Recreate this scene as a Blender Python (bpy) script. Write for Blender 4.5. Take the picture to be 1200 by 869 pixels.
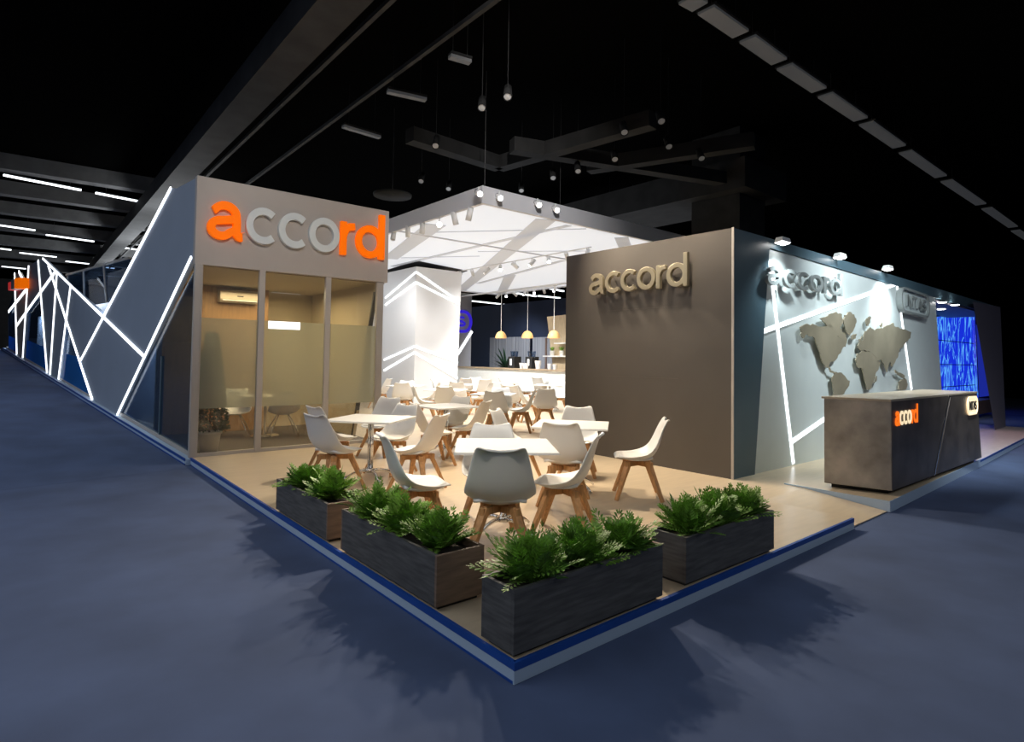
import bpy, bmesh, math, random
from mathutils import Vector, Matrix
random.seed(7)
for o in list(bpy.data.objects): bpy.data.objects.remove(o)
S = bpy.context.scene; COL = S.collection
PI = math.pi
# ------------------------------------------------------------------ camera
# world: origin = front corner of the stand's platform, X along its right edge, Y along its left edge
CAM = Vector((-1.9168168, -2.2456751, 1.6)); FPX = 689.5689; CX, CY = 600.0, 396.335
_yaw, _pit, _rol = 0.877106, 0.0339389, 0.0149387
_d = Vector((math.cos(_yaw)*math.cos(_pit), math.sin(_yaw)*math.cos(_pit), math.sin(_pit)))
_r0 = Vector((math.sin(_yaw), -math.cos(_yaw), 0)); _u0 = _r0.cross(_d)
_r = _r0*math.cos(_rol)+_u0*math.sin(_rol); _u = -_r0*math.sin(_rol)+_u0*math.cos(_rol)
cd = bpy.data.cameras.new('camera'); cam = bpy.data.objects.new('camera', cd); COL.objects.link(cam)
cam.matrix_world = Matrix(((_r.x, _u.x, -_d.x, CAM.x), (_r.y, _u.y, -_d.y, CAM.y), (_r.z, _u.z, -_d.z, CAM.z), (0, 0, 0, 1)))
cd.sensor_width = 36; cd.lens = 36*FPX/1200; cd.shift_y = -(434.5-CY)/1200; cd.clip_end = 300
S.camera = cam
# ------------------------------------------------------------------ world, exposure, added lights
S.view_settings.view_transform = 'Standard'; S.view_settings.look = 'None'
S.view_settings.gamma = 1; S.view_settings.exposure = 0.0; S.view_settings.use_curve_mapping = False
W = bpy.data.worlds.new('hall_dark'); S.world = W; W.use_nodes = True
W.node_tree.nodes['Background'].inputs[0].default_value = (.35, .45, .7, 1)
W.node_tree.nodes['Background'].inputs[1].default_value = 0.0015
def lamp(name, kind, loc, power, color=(1, 1, 1), to=None, size=1.0, spot=60, blend=.6, radius=.06, parent=None, sy=None):
    l = bpy.data.lights.new(name, kind); l.energy = power; l.color = color
    if kind == 'AREA':
        l.size = size
        if sy: l.shape = 'RECTANGLE'; l.size_y = sy
    if kind == 'SPOT': l.spot_size = math.radians(spot); l.spot_blend = blend; l.shadow_soft_size = radius
    if kind == 'POINT': l.shadow_soft_size = radius
    o = bpy.data.objects.new(name, l); COL.objects.link(o); o.location = loc
    v = (Vector(to)-Vector(loc)) if to is not None else Vector((0, 0, -1))
    o.rotation_euler = v.to_track_quat('-Z', 'Y').to_euler()
    if parent: o.parent = parent; o.matrix_parent_inverse = Matrix.Identity(4)
    return o
# unseen fill added for the hall: areas at roof height, points behind the tower
WARM = (1, .86, .68)
HC = (.82, .89, 1)
for (x, y, pw, sz) in ((-7, 3, 270, 6), (-8, 11, 300, 6), (-5, -6, 150, 6), (5, -7, 130, 6), (14, -7, 130, 6)): lamp('hall_fill', 'AREA', (x, y, 6.9), pw, HC, size=sz)
for (x, y, pw) in ((1.6, 18.5, 220), (1.8, 25.5, 380), (2.2, 33, 480), (2.5, 46, 400)): lamp('hall_fill', 'POINT', (x, y, 5.0), pw, (.9, .95, 1), radius=.3)
# added spots without fittings, brightening the stand's outer faces and front chairs
lamp('unseen_spot', 'SPOT', (.5, 1.5, 6.2), 470, (1, .93, .86), to=(1.5, 7.2, 3.5), spot=45, blend=.8, radius=.2)
lamp('unseen_spot', 'SPOT', (1.0, 0.5, 6.4), 1700, (1, .97, .94), to=(4.7, 6.2, 4.8), spot=42, blend=.8, radius=.2)
lamp('unseen_spot', 'SPOT', (-2.2, -1.0, 6.4), 900, (1, .92, .80), to=(1.7, 2.5, .5), spot=30, blend=1, radius=.25)
lamp('unseen_spot', 'SPOT', (7.4, -1.0, 5.2), 1150, (.88, .97, 1), to=(9.6, 1.75, 1.7), spot=85, blend=.9, radius=.3)
lamp('unseen_spot', 'SPOT', (2.2, 2.6, 5.6), 230, WARM, to=(5.07, 2.9, 3.0), spot=55, blend=1, radius=.08)
# spots without fittings that light the stand
lamp('stand_spot', 'SPOT', (4.35, 3.5, 4.2), 150, WARM, to=(5.07, 3.3, 2.8), spot=75, blend=1, radius=.05)
lamp('stand_spot', 'SPOT', (4.35, 2.3, 4.25), 210, WARM, to=(5.07, 2.2, 2.8), spot=80, blend=1, radius=.05)
for (x, y, tx, ty, pw, c) in ((3.2, 4.7, 2.0, 2.2, 520, (1, .85, .66)), (3.2, 6.3, 1.6, 4.4, 480, (1, .85, .66)), (4.6, 4.6, 3.6, 1.9, 480, (1, .85, .66)),
        (4.6, 8.2, 4.4, 8.6, 560, (1, .97, .93)), (7.0, 8.4, 6.6, 8.0, 700, (1, .97, .93)), (6.2, 11.4, 6.6, 11, 700, (1, .97, .93)),
        (9.2, 8.4, 9, 8.6, 700, (1, .97, .93)), (9.2, 11.6, 9.6, 12, 800, (1, .97, .93)), (11.2, 13.4, 13.5, 14, 700, (1, .97, .92)), (10.8, 16.5, 13.5, 17.5, 700, (1, .97, .92)), (15.2, 16.5, 18.5, 18, 380, (.9, .94, 1)), (15.2, 20, 18.5, 21.5, 380, (.9, .94, 1)), (14.6, 13.2, 15.2, 13.6, 160, (1, .93, .8))):
    lamp('stand_spot', 'SPOT', (x, y, 4.2), pw*1.15, c, to=(tx, ty, .4), spot=95, blend=.9, radius=.07)  # added down spots that brighten deck, tables and bar
# ------------------------------------------------------------------ pixel -> plane helpers (calibration of the photograph)
def ray(x, y): return _d+_r*((x-CX)/FPX)-_u*((y-CY)/FPX)
def onz(x, y, z): v = ray(x, y); return CAM+v*((z-CAM.z)/v.z)
def ona(x, y, a): v = ray(x, y); return CAM+v*((a-CAM.x)/v.x)
def onb(x, y, b): v = ray(x, y); return CAM+v*((b-CAM.y)/v.y)
WP = Vector((0, 7.237, 0)); WE = Vector((-.126, .992, 0)).normalized(); WN = Vector((-WE.y, WE.x, 0))   # left wall line; WN points outwards
def onw(x, y, off=0.0):
    v = ray(x, y); p = WP+WN*off; return CAM+v*(((p-CAM).dot(WN))/v.dot(WN))
def wsz(s, z, off=0.0): return WP+WE*s+WN*off+Vector((0, 0, z))
RAMP = .085
PZ = .105
# ------------------------------------------------------------------ materials
def mat(name, col, rough=.5, metal=0, var=0.0, scale=8, emit=0, ecol=None, bump=0.0, stretch=None, spec=None):
    m = bpy.data.materials.new(name); m.use_nodes = True; nt = m.node_tree; b = nt.nodes['Principled BSDF']
    b.inputs['Roughness'].default_value = rough; b.inputs['Metallic'].default_value = metal
    if spec is not None: b.inputs['Specular IOR Level'].default_value = spec
    c = (*col, 1); b.inputs['Base Color'].default_value = c
    if var or bump:
        tc = nt.nodes.new('ShaderNodeTexCoord'); mp = nt.nodes.new('ShaderNodeMapping'); n = nt.nodes.new('ShaderNodeTexNoise')
        nt.links.new(tc.outputs['Object'], mp.inputs[0]); nt.links.new(mp.outputs[0], n.inputs['Vector'])
        n.inputs['Scale'].default_value = scale; n.inputs['Detail'].default_value = 5
        if stretch: mp.inputs['Scale'].default_value = stretch
        if var:
            r = nt.nodes.new('ShaderNodeValToRGB'); nt.links.new(n.outputs['Fac'], r.inputs[0])
            r.color_ramp.elements[0].position = .3; r.color_ramp.elements[1].position = .7
            r.color_ramp.elements[0].color = (*[max(0, x*(1-var)) for x in col], 1)
            r.color_ramp.elements[1].color = (*[min(1, x*(1+var)) for x in col], 1)
            nt.links.new(r.outputs[0], b.inputs['Base Color'])
        if bump:
            bp = nt.nodes.new('ShaderNodeBump'); bp.inputs['Strength'].default_value = bump; bp.inputs['Distance'].default_value = .01
            nt.links.new(n.outputs['Fac'], bp.inputs['Height']); nt.links.new(bp.outputs[0], b.inputs['Normal'])
    if emit:
        b.inputs['Emission Color'].default_value = (*(ecol or col), 1); b.inputs['Emission Strength'].default_value = emit
    return m
def glassmat(name, tint, opac, refl=.08, rough=.02, dcol=None, trans=.0):
    """clear or frosted pane: transparent + diffuse film + a little reflection"""
    m = bpy.data.materials.new(name); m.use_nodes = True; nt = m.node_tree; nt.nodes.clear()
    out = nt.nodes.new('ShaderNodeOutputMaterial'); t = nt.nodes.new('ShaderNodeBsdfTransparent'); t.inputs[0].default_value = (*tint, 1)
    d = nt.nodes.new('ShaderNodeBsdfDiffuse'); d.inputs[0].default_value = (*(dcol or tint), 1)
    tr = nt.nodes.new('ShaderNodeBsdfTranslucent'); tr.inputs[0].default_value = (*(dcol or tint), 1)
    g = nt.nodes.new('ShaderNodeBsdfGlossy'); g.inputs['Roughness'].default_value = rough
    mx0 = nt.nodes.new('ShaderNodeMixShader'); mx0.inputs[0].default_value = trans
    nt.links.new(d.outputs[0], mx0.inputs[1]); nt.links.new(tr.outputs[0], mx0.inputs[2])
    mx = nt.nodes.new('ShaderNodeMixShader'); mx.inputs[0].default_value = opac
    nt.links.new(t.outputs[0], mx.inputs[1]); nt.links.new(mx0.outputs[0], mx.inputs[2])
    mx2 = nt.nodes.new('ShaderNodeMixShader'); mx2.inputs[0].default_value = refl
    nt.links.new(mx.outputs[0], mx2.inputs[1]); nt.links.new(g.outputs[0], mx2.inputs[2]); nt.links.new(mx2.outputs[0], out.inputs[0])
    return m
M = dict(
 carpet=mat('hall_carpet', (.072, .104, .200), .95, 0, .18, 1.3, bump=.25),
 black=mat('hall_ceiling', (.0022, .0022, .0022), .95, spec=0),
 beam=mat('hall_beam', (.022, .022, .022), .8, 0, .2, 3, spec=.1),
 duct=mat('duct_metal', (.050, .050, .050), .8, 0, .2, 2, spec=.1),
 tube=mat('tube_glow', (1, 1, 1), .5, emit=2.2, ecol=(.9, .95, 1)),
 tubeoff=mat('dim_panel', (.12, .12, .12), .6, emit=.026, ecol=(.9, .95, 1)),
 deck=mat('beige_laminate', (.62, .495, .34), .28, 0, .06, 3, stretch=(1, 6, 1)),
 deckw=mat('platform_white_edge', (.46, .58, .72), .5),
 blue=mat('blue_edging', (.012, .075, .36), .5, 0, .1, 5),
 white=mat('white_laminate', (.80, .80, .79), .45),
 towergray=mat('warm_grey_laminate', (.50, .455, .42), .5, 0, .02, 4),
 wallblue=mat('grey_blue_laminate', (.31, .37, .465), .5, 0, .03, 2),
 dark=mat('charcoal_laminate', (.092, .081, .071), .42, 0, .05, 2),
 darkblue=mat('petrol_laminate', (.075, .13, .165), .4, 0, .05, 2),
 mappanel=mat('silver_grey_panel', (.60, .67, .67), .38, 0, .03, 2),
 strip=mat('led_strip', (1, 1, 1), .5, emit=2.2, ecol=(.92, .96, 1)),
 orange=mat('orange_acrylic', (.75, .11, .0), .6, emit=.62, ecol=(1, .17, .0), spec=.2),
 letterw=mat('pale_acrylic', (.80, .85, .86), .4),
 gold=mat('champagne_metal', (.38, .335, .235), .34, .6),
 silver=mat('silver_metal', (.27, .30, .30), .4, .1),
 mapmat=mat('bronze_sheet', (.36, .32, .235), .4, .35, .15, 2),
 chrome=mat('chrome', (.78, .78, .78), .12, 1),
 shell=mat('white_plastic', (.78, .77, .74), .38),
 cushion=mat('white_leatherette', (.80, .78, .74), .5, bump=.05, scale=40),
 oak=mat('oak_wood', (.52, .27, .105), .5, 0, .22, 9, stretch=(6, 6, .7)),
 top=mat('white_table_top', (.84, .83, .80), .35),
 planter=mat('grey_wood_planter', (.098, .094, .088), .6, 0, .35, 5, stretch=(1, 1, 9)),
 planterend=mat('brown_wood_planter_end', (.22, .145, .095), .6, 0, .25, 5, stretch=(1, 1, 9)),
 soil=mat('soil', (.03, .022, .015), .95, 0, .3, 30),
 fern=mat('fern_leaf', (.19, .37, .045), .5, 0, .55, 14),
 shrub=mat('shrub_leaf', (.02, .07, .035), .6, 0, .5, 14),
 pot=mat('white_pot', (.78, .76, .70), .5),
 frame=mat('grey_window_frame', (.50, .46, .42), .45),
 glass=glassmat('clear_glass', (.93, .92, .88), .03, .05),
 frost=glassmat('frosted_film', (.90, .90, .84), .42, .04, .25, (.62, .62, .52), .6),
 bluefilm=glassmat('blue_window_film', (.10, .40, .80), .7, .06, .1, (.06, .36, .80), .55),
 sideglass=glassmat('grey_glass', (.45, .55, .68), .22, .10, .02, (.06, .10, .17)),
 wood=mat('brown_wood_wall', (.34, .19, .08), .5, 0, .2, 6, stretch=(5, 5, .5)),
 cream=mat('cream_wall', (.50, .42, .28), .6),
 greyfloor=mat('meeting_room_carpet', (.085, .07, .058), .9, 0, .15, 20),
 ac=mat('air_conditioner_plastic', (.50, .43, .33), .45),
 membrane=mat('backlit_fabric', (.25, .25, .26), .7, emit=.70, ecol=(.94, .96, 1)),
 shade_band=mat('crossbar_shade', (.42, .43, .46), .6, emit=.22, ecol=(.93, .95, 1)),
 fascia=mat('canopy_fascia', (.62, .62, .66), .5),
 fixture=mat('spot_body', (.78, .78, .78), .4),
 lens=mat('spot_lens', (1, 1, 1), .4, emit=14, ecol=(1, .98, .95)),
 lensdim=mat('spot_lens_off', (.4, .4, .4), .4, emit=.05),
 boxwhite=mat('column_white', (.74, .74, .75), .5),
 navy=mat('navy_wall', (.022, .035, .075), .6),
 curtain=mat('curtain_fabric', (.34, .35, .38), .8, 0, .3, 3, stretch=(1, 10, .05)),
 barwhite=mat('bar_front', (.82, .85, .85), .4, 0, .03, 6),
 bartop=mat('bar_top_wood', (.42, .33, .23), .5, 0, .15, 5),
 palewood=mat('pale_wood', (.58, .46, .30), .55, 0, .15, 5, stretch=(5, 5, .6)),
 bamboo=mat('bamboo_shade', (.72, .42, .16), .55, emit=.35, ecol=(1, .62, .25)),
 darkmetal=mat('dark_metal', (.03, .03, .03), .4, .3),
 signblue=mat('blue_acrylic', (.05, .02, .75), .4, emit=.45, ecol=(.06, .03, 1)),
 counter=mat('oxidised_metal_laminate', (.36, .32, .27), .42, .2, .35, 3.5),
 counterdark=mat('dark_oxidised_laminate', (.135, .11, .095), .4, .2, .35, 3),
 countertop=mat('counter_top_taupe', (.50, .41, .30), .35),
 glowcream=mat('lit_cream_acrylic', (1, .85, .6), .4, emit=.9, ecol=(1, .80, .50)),
 gloworange=mat('lit_orange_acrylic', (1, .2, .02), .4, emit=1.0, ecol=(1, .17, .01)),
 seam=mat('laminate_seam', (.12, .105, .09), .4),
 beamlit=mat('lit_hall_beam', (.10, .10, .10), .7, 0, .2, 3),  # hall beam paled to carry the glow of the nearby tubes
 deepblue=mat('deep_blue_glow', (.02, .03, .3), .5, emit=.5, ecol=(.02, .04, .55)),  # side wall lit by the water; its glow is put into the emission
 fixdark=mat('dark_spot_body', (.018, .018, .018), .8, spec=.05),
 bladegrey=mat('blade_wall_grey', (.62, .62, .64), .5),
 ink=mat('black_lettering', (.01, .01, .015), .5),
 violet=mat('violet_laminate', (.15, .135, .17), .5),
 pinkfloor=mat('pale_floor', (.62, .50, .48), .3, 0, .08, 3, stretch=(1, 6, 1)),
 brownwood=mat('walnut_bench', (.20, .13, .10), .5, 0, .2, 6, stretch=(.7, 6, 6)),
 red=mat('red_acrylic', (.75, .05, .06), .4, emit=.3, ecol=(1, .06, .06)),
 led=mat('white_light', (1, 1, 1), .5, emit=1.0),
)
def watermat():
    m = bpy.data.materials.new('lit_water_wall'); m.use_nodes = True; nt = m.node_tree; b = nt.nodes['Principled BSDF']
    tc = nt.nodes.new('ShaderNodeTexCoord'); mp = nt.nodes.new('ShaderNodeMapping'); mp.inputs['Scale'].default_value = (1.3, 1.3, .55)
    n = nt.nodes.new('ShaderNodeTexNoise'); n.inputs['Scale'].default_value = 1.7; n.inputs['Detail'].default_value = 9; n.inputs['Distortion'].default_value = 1.2
    nt.links.new(tc.outputs['Object'], mp.inputs[0]); nt.links.new(mp.outputs[0], n.inputs[0])
    a = nt.nodes.new('ShaderNodeMath'); a.operation = 'SUBTRACT'; a.inputs[1].default_value = .5; nt.links.new(n.outputs[0], a.inputs[0])
    ab = nt.nodes.new('ShaderNodeMath'); ab.operation = 'ABSOLUTE'; nt.links.new(a.outputs[0], ab.inputs[0])
    r = nt.nodes.new('ShaderNodeValToRGB'); nt.links.new(ab.outputs[0], r.inputs[0])
    r.color_ramp.elements[0].position = 0; r.color_ramp.elements[0].color = (.12, .48, 1, 1)
    r.color_ramp.elements[1].position = .04; r.color_ramp.elements[1].color = (.008, .028, .66, 1)
    nt.links.new(r.outputs[0], b.inputs['Emission Color']); b.inputs['Emission Strength'].default_value = 1.05
    b.inputs['Base Color'].default_value = (.01, .02, .1, 1); b.inputs['Roughness'].default_value = .2
    return m
M['water'] = watermat()
# ------------------------------------------------------------------ mesh helpers
def obj(name, bm, m, parent=None, smooth=False):
    me = bpy.data.meshes.new(name); bmesh.ops.recalc_face_normals(bm, faces=bm.faces); bm.to_mesh(me); bm.free()
    for mm in (m if isinstance(m, (list, tuple)) else [m]): me.materials.append(M[mm])
    if smooth:
        for p in me.polygons: p.use_smooth = True
    o = bpy.data.objects.new(name, me); COL.objects.link(o)
    if parent: o.parent = parent
    return o
def tag(o, label, cat, group=None):
    o['label'] = label; o['category'] = cat
    if group: o['group'] = group
    return o
def struct(o): o['kind'] = 'structure'; return o
def thing(name, label, cat, loc=(0, 0, 0), rz=0, group=None):
    o = bpy.data.objects.new(name, None); COL.objects.link(o); o.location = loc; o.rotation_euler = (0, 0, rz); o.empty_display_size = .1
    return tag(o, label, cat, group)
def hexa(bm, lo, hi):
    """box-like solid from four lower and four upper corners"""
    v = [bm.verts.new(p) for p in list(lo)+list(hi)]
    for f in ((3, 2, 1, 0), (4, 5, 6, 7), (0, 1, 5, 4), (1, 2, 6, 5), (2, 3, 7, 6), (3, 0, 4, 7)): bm.faces.new([v[i] for i in f])
def box(bm, x0, x1, y0, y1, z0, z1):
    hexa(bm, [(x0, y0, z0), (x1, y0, z0), (x1, y1, z0), (x0, y1, z0)], [(x0, y0, z1), (x1, y0, z1), (x1, y1, z1), (x0, y1, z1)])
def slab(bm, pts, n):
    """planar polygon (3-D points) thickened by vector n"""
    n = Vector(n); a = [bm.verts.new(Vector(p)) for p in pts]; b = [bm.verts.new(Vector(p)+n) for p in pts]
    bm.faces.new(a); bm.faces.new(b[::-1]); k = len(pts)
    for i in range(k): bm.faces.new((a[i], a[(i+1) % k], b[(i+1) % k], b[i]))
def bar(bm, p, q, w, h, up=(0, 0, 1), w2=None, h2=None):
    p, q = Vector(p), Vector(q); t = (q-p).normalized(); up = Vector(up)
    s = t.cross(up)
    if s.length < 1e-4: s = t.cross(Vector((1, 0, 0)))
    s.normalize(); u = s.cross(t)
    w2 = w2 or w; h2 = h2 or h
    lo = [p+s*a*w/2+u*b*h/2 for a, b in ((-1, -1), (1, -1), (1, 1), (-1, 1))]
    hi = [q+s*a*w2/2+u*b*h2/2 for a, b in ((-1, -1), (1, -1), (1, 1), (-1, 1))]
    hexa(bm, lo, hi)
def tube(bm, pts, r, seg=10, r2=None):
    pts = [Vector(p) for p in pts]; rings = []; n = len(pts)
    for i, p in enumerate(pts):
        t = (pts[min(i+1, n-1)]-pts[max(i-1, 0)]).normalized()
        a = t.cross(Vector((0, 0, 1)));
        if a.length < 1e-3: a = t.cross(Vector((1, 0, 0)))
        a.normalize(); b = t.cross(a); rr = r+((r2 or r)-r)*i/max(1, n-1)
        rings.append([bm.verts.new(p+(a*math.cos(2*PI*k/seg)+b*math.sin(2*PI*k/seg))*rr) for k in range(seg)])
    for i in range(n-1):
        for k in range(seg): bm.faces.new((rings[i][k], rings[i][(k+1) % seg], rings[i+1][(k+1) % seg], rings[i+1][k]))
    bm.faces.new(rings[0][::-1]); bm.faces.new(rings[-1])
def lathe(bm, prof, seg=24, c=(0, 0, 0)):
    rings = [[bm.verts.new((c[0]+r*math.cos(2*PI*k/seg), c[1]+r*math.sin(2*PI*k/seg), c[2]+z)) for k in range(seg)] for r, z in prof]
    for i in range(len(rings)-1):
        for k in range(seg): bm.faces.new((rings[i][k], rings[i][(k+1) % seg], rings[i+1][(k+1) % seg], rings[i+1][k]))
    return rings
def bevel(o, w=.004, seg=2):
    md = o.modifiers.new('bevel', 'BEVEL'); md.width = w; md.segments = seg; md.limit_method = 'ANGLE'; return o
def stripe(name, p, q, n, w=.05, label='', th=.03, group=None, m='strip'):
    """LED profile between two points on a wall with outward normal n"""
    bm = bmesh.new(); n = Vector(n); p = Vector(p)+n*th/2; q = Vector(q)+n*th/2; bar(bm, p, q, w, th, up=n)
    return tag(obj(name, bm, m), label, 'light', group)
# ------------------------------------------------------------------ lettering from strokes
def stroke(bm, pts, w, T, dep, closed=False):
    """thick polyline in letter space -> solid; T maps (x, y, depth) to the world"""
    k = len(pts); P = [Vector((x, y)) for x, y in pts]; L = []; R = []
    for i in range(k):
        a = P[i-1] if (i or closed) else None; b = P[(i+1) % k] if (i < k-1 or closed) else None
        d1 = (P[i]-a).normalized() if a is not None else None; d2 = (b-P[i]).normalized() if b is not None else None
        if d1 is None: d1 = d2
        if d2 is None: d2 = d1
        n1 = Vector((-d1.y, d1.x)); n2 = Vector((-d2.y, d2.x)); n = n1+n2
        n = n.normalized() if n.length > 1e-6 else n1
        n = n/max(.45, n.dot(n1)); L.append(P[i]+n*w/2); R.append(P[i]-n*w/2)
    V = [[bm.verts.new(T(q[j].x, q[j].y, z)) for j in range(k)] for q in (L, R) for z in (0, dep)]
    l0, l1, r0, r1 = V; m = k if closed else k-1
    for i in range(m):
        j = (i+1) % k
        bm.faces.new((l1[i], r1[i], r1[j], l1[j])); bm.faces.new((l0[i], l0[j], r0[j], r0[i]))
        bm.faces.new((l0[i], l1[i], l1[j], l0[j])); bm.faces.new((r0[i], r0[j], r1[j], r1[i]))
    if not closed:
        bm.faces.new((l0[0], r0[0], r1[0], l1[0])); bm.faces.new((l0[-1], l1[-1], r1[-1], r0[-1]))
def arc(cx, cy, rx, ry, a0, a1, n=22):
    return [(cx+rx*math.cos(math.radians(a0+(a1-a0)*i/n)), cy+ry*math.sin(math.radians(a0+(a1-a0)*i/n))) for i in range(n+1)]
w0 = .2   # stroke weight, x-height = 1
GL = {
 'a': [([(.16, .74)]+arc(.46, .62, .31, .28, 150, 15, 12)+[(.78, .50), (.78, .22)]+arc(.90, .22, .12, .12, 180, 285, 6), False),
       ([(.78, .58), (.60, .545), (.38, .50)]+arc(.36, .295, .26, .205, 95, 330, 16)+[(.72, .26), (.78, .34)], False)],
 'c': [(arc(.5, .5, .40, .40, 48, 312), False)],
 'o': [(arc(.5, .5, .40, .40, 0, 360, 30)[:-1], True)],
 'r': [([(.12, 0), (.12, .99)], False), ([(.14, .60), (.20, .76), (.32, .86), (.50, .88)], False)],
 'd': [(arc(.5, .5, .40, .40, 0, 360, 30)[:-1], True), ([(.93, 0), (.93, 1.38)], False)],
}
GW = {'a': 1.02, 'c': .93, 'o': 1.02, 'r': .55, 'd': 1.05}
WORDW = sum(GW[c] for c in 'accord')
def word(name, label, T, dep, mats, pins=0):
    """the six-letter word as one sign; T maps (0..1, y in x-heights, depth)"""
    t = tag(obj_empty(name, T(.5, .5, 0)), label, 'sign'); x = 0
    inv = Matrix.Translation(-t.location)
    for ch, m in zip('accord', mats):
        bm = bmesh.new()
        for k, (pts, cl) in enumerate(GL[ch]):
            stroke(bm, pts, w0, lambda X, Y, Z, x=x, k=k: inv @ T((x+X)/WORDW, Y, Z*(1+.015*k)), dep, cl)
        bevel(obj('letter', bm, m, t), .006, 2)
        if pins:
            bm = bmesh.new()
            for yy in (.1, .9): tube(bm, [inv @ T((x+.12 if ch != 'd' else x+.93, yy)[0]/WORDW, yy, -pins), inv @ T((x+.12 if ch != 'd' else x+.93)/WORDW, yy, .001)], .008, 6)
            obj('mounting_pins', bm, 'chrome', t)
        x += GW[ch]
    return t
def obj_empty(name, loc):
    o = bpy.data.objects.new(name, None); COL.objects.link(o); o.location = loc; o.empty_display_size = .1; return o
CAPS = {
 'I': ([[(.5, 0), (.5, 1)]], .42), 'N': ([[(.12, 0), (.12, 1)], [(.12, 1), (.78, 0)], [(.78, 0), (.78, 1)]], .9),
 'T': ([[(.4, 0), (.4, .92)], [(0, .92), (.8, .92)]], .84), 'A': ([[(.05, 0), (.45, 1)], [(.45, 1), (.85, 0)], [(.2, .33), (.7, .33)]], .92),
 'S': ([arc(.38, .73, .27, .20, 30, 270, 12)+arc(.38, .27, .29, .20, 90, -150, 12)], .78)}
def pill(name, label, T, dep, mring, mtext, wpl, hpl, mback=None, ring=.16):
    """rounded badge: ring, lettering I N T A S; T maps metres (x, y, depth) around the badge centre"""
    t = tag(obj_empty(name, T(0, 0, 0)), label, 'sign'); inv = Matrix.Translation(-t.location)
    r = hpl/2*.86; e = wpl/2-r; TT = lambda x, y, z: inv @ T(x, y, z)
    out = arc(e, 0, r, hpl/2, -90, 90, 14)+arc(-e, 0, r, hpl/2, 90, 270, 14)
    if mback:
        bm = bmesh.new(); a = [bm.verts.new(TT(x, y, 0)) for x, y in out]; b = [bm.verts.new(TT(x, y, dep*.5)) for x, y in out]
        bm.faces.new(a); bm.faces.new(b[::-1])
        for i in range(len(a)): bm.faces.new((a[i], a[(i+1) % len(a)], b[(i+1) % len(a)], b[i]))
        obj('backplate', bm, mback, t)
    bm = bmesh.new(); stroke(bm, out, hpl*ring*.6, TT, dep, True); obj('ring', bm, mring, t)
    tw = sum(CAPS[c][1] for c in 'INTAS'); sc = (wpl*.80)/tw; x = -wpl*.40; hh = hpl*.50
    for c in 'INTAS':
        bm = bmesh.new()
        for k, pts in enumerate(CAPS[c][0]):
            stroke(bm, [(x+px*sc, (py-.5)*hh) for px, py in pts], hpl*.10, lambda X, Y, Z, k=k: TT(X, Y, Z*(1+.03*k)), dep*.95)
        obj('letter', bm, mtext, t); x += CAPS[c][1]*sc
    return t
# ================================================================== SETTING
bm = bmesh.new(); v = [bm.verts.new(p) for p in ((-70, -40, 0), (70, -40, 0), (70, 70, 0), (-70, 70, 0))]; bm.faces.new(v)
struct(obj('floor', bm, 'carpet'))
bm = bmesh.new()   # the hall floor climbs gently along the left side of the stand
v = [bm.verts.new(p) for p in (wsz(-.25, .002, .10), wsz(26, .002+RAMP*26, .10), wsz(26, .002+RAMP*26, 40), wsz(-.25, .002, 40))]
for p in v[1:3]: p.co.z += RAMP*0
bm.faces.new(v[::-1]); struct(obj('floor_ramp', bm, 'carpet'))
bm = bmesh.new(); box(bm, -70, 70, -40, 70, 7.2, 7.4); struct(obj('ceiling', bm, 'black'))
bm = bmesh.new(); box(bm, -70, 70, 58, 58.4, 0, 7.2); struct(obj('wall_back', bm, 'duct'))
bm = bmesh.new(); box(bm, 36, 36.4, -40, 60, 0, 7.2); struct(obj('wall_right', bm, 'black'))
bm = bmesh.new(); box(bm, -60, -59.6, -40, 60, 0, 7.2); struct(obj('wall_left', bm, 'black'))
# platform: beige deck, ramp at the right, raised plinth under the counter
LS = 19.0
bm = bmesh.new()
deck = [(0, 0), (4.32, .05), (4.32, .95), (5.32, .95), (5.35, 1.2), (16.9, 1.2), (16.9, 24), (.12, 24), (.12, 7.237), (0, 7.237)]
slab(bm, [(x, y, 0.003) for x, y in deck], (0, 0, PZ-.003)); struct(obj('floor_platform', bm, 'deck'))
bm = bmesh.new()   # wedge ramp
a = [(4.32, .07, .004), (5.32, .08, .004), (5.32, .95, .004), (4.32, .95, .004)]; b = [(4.32, .07, .012), (5.32, .08, .012), (5.32, .95, PZ), (4.32, .95, PZ)]
hexa(bm, a, b); struct(obj('floor_wedge', bm, 'deck'))
bm = bmesh.new()
slab(bm, [(x, y, .003) for x, y in ((5.34, .06), (9.75, .20), (9.75, 1.2), (5.34, 1.2))], (0, 0, PZ+.012)); struct(obj('floor_plinth', bm, 'deck'))
bm = bmesh.new()
slab(bm, [(x, y, .003) for x, y in ((9.75, .20), (16.9, .50), (16.9, 1.2), (9.75, 1.2))], (0, 0, PZ-.003)); struct(obj('floor_far', bm, 'pinkfloor'))
def edging(i, p, q, n, bands):
    p, q, n = Vector(p), Vector(q), Vector(n)
    for k, (z0, z1, m, th) in enumerate(bands):
        bm = bmesh.new(); slab(bm, [p+Vector((0, 0, z0)), q+Vector((0, 0, z0)), q+Vector((0, 0, z1)), p+Vector((0, 0, z1))], n*th)
        struct(obj('trim_%d' % (i+k), bm, m))
h = PZ
edging(1, (0, 0, 0), (0, 7.3, 0), (-1, 0, 0), ((.014, .068, 'deckw', .008), (.068, h+.002, 'blue', .010), (.001, .014, 'blue', .012)))
edging(4, (-.012, 0, 0), (4.32, .05, 0), (0, -1, 0), ((.002, .068, 'deckw', .010), (.068, h+.002, 'blue', .012)))
edging(6, (5.34, .06, 0), (9.75, .20, 0), (0, -1, 0), ((.002, h+.015, 'deckw', .008),))
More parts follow.
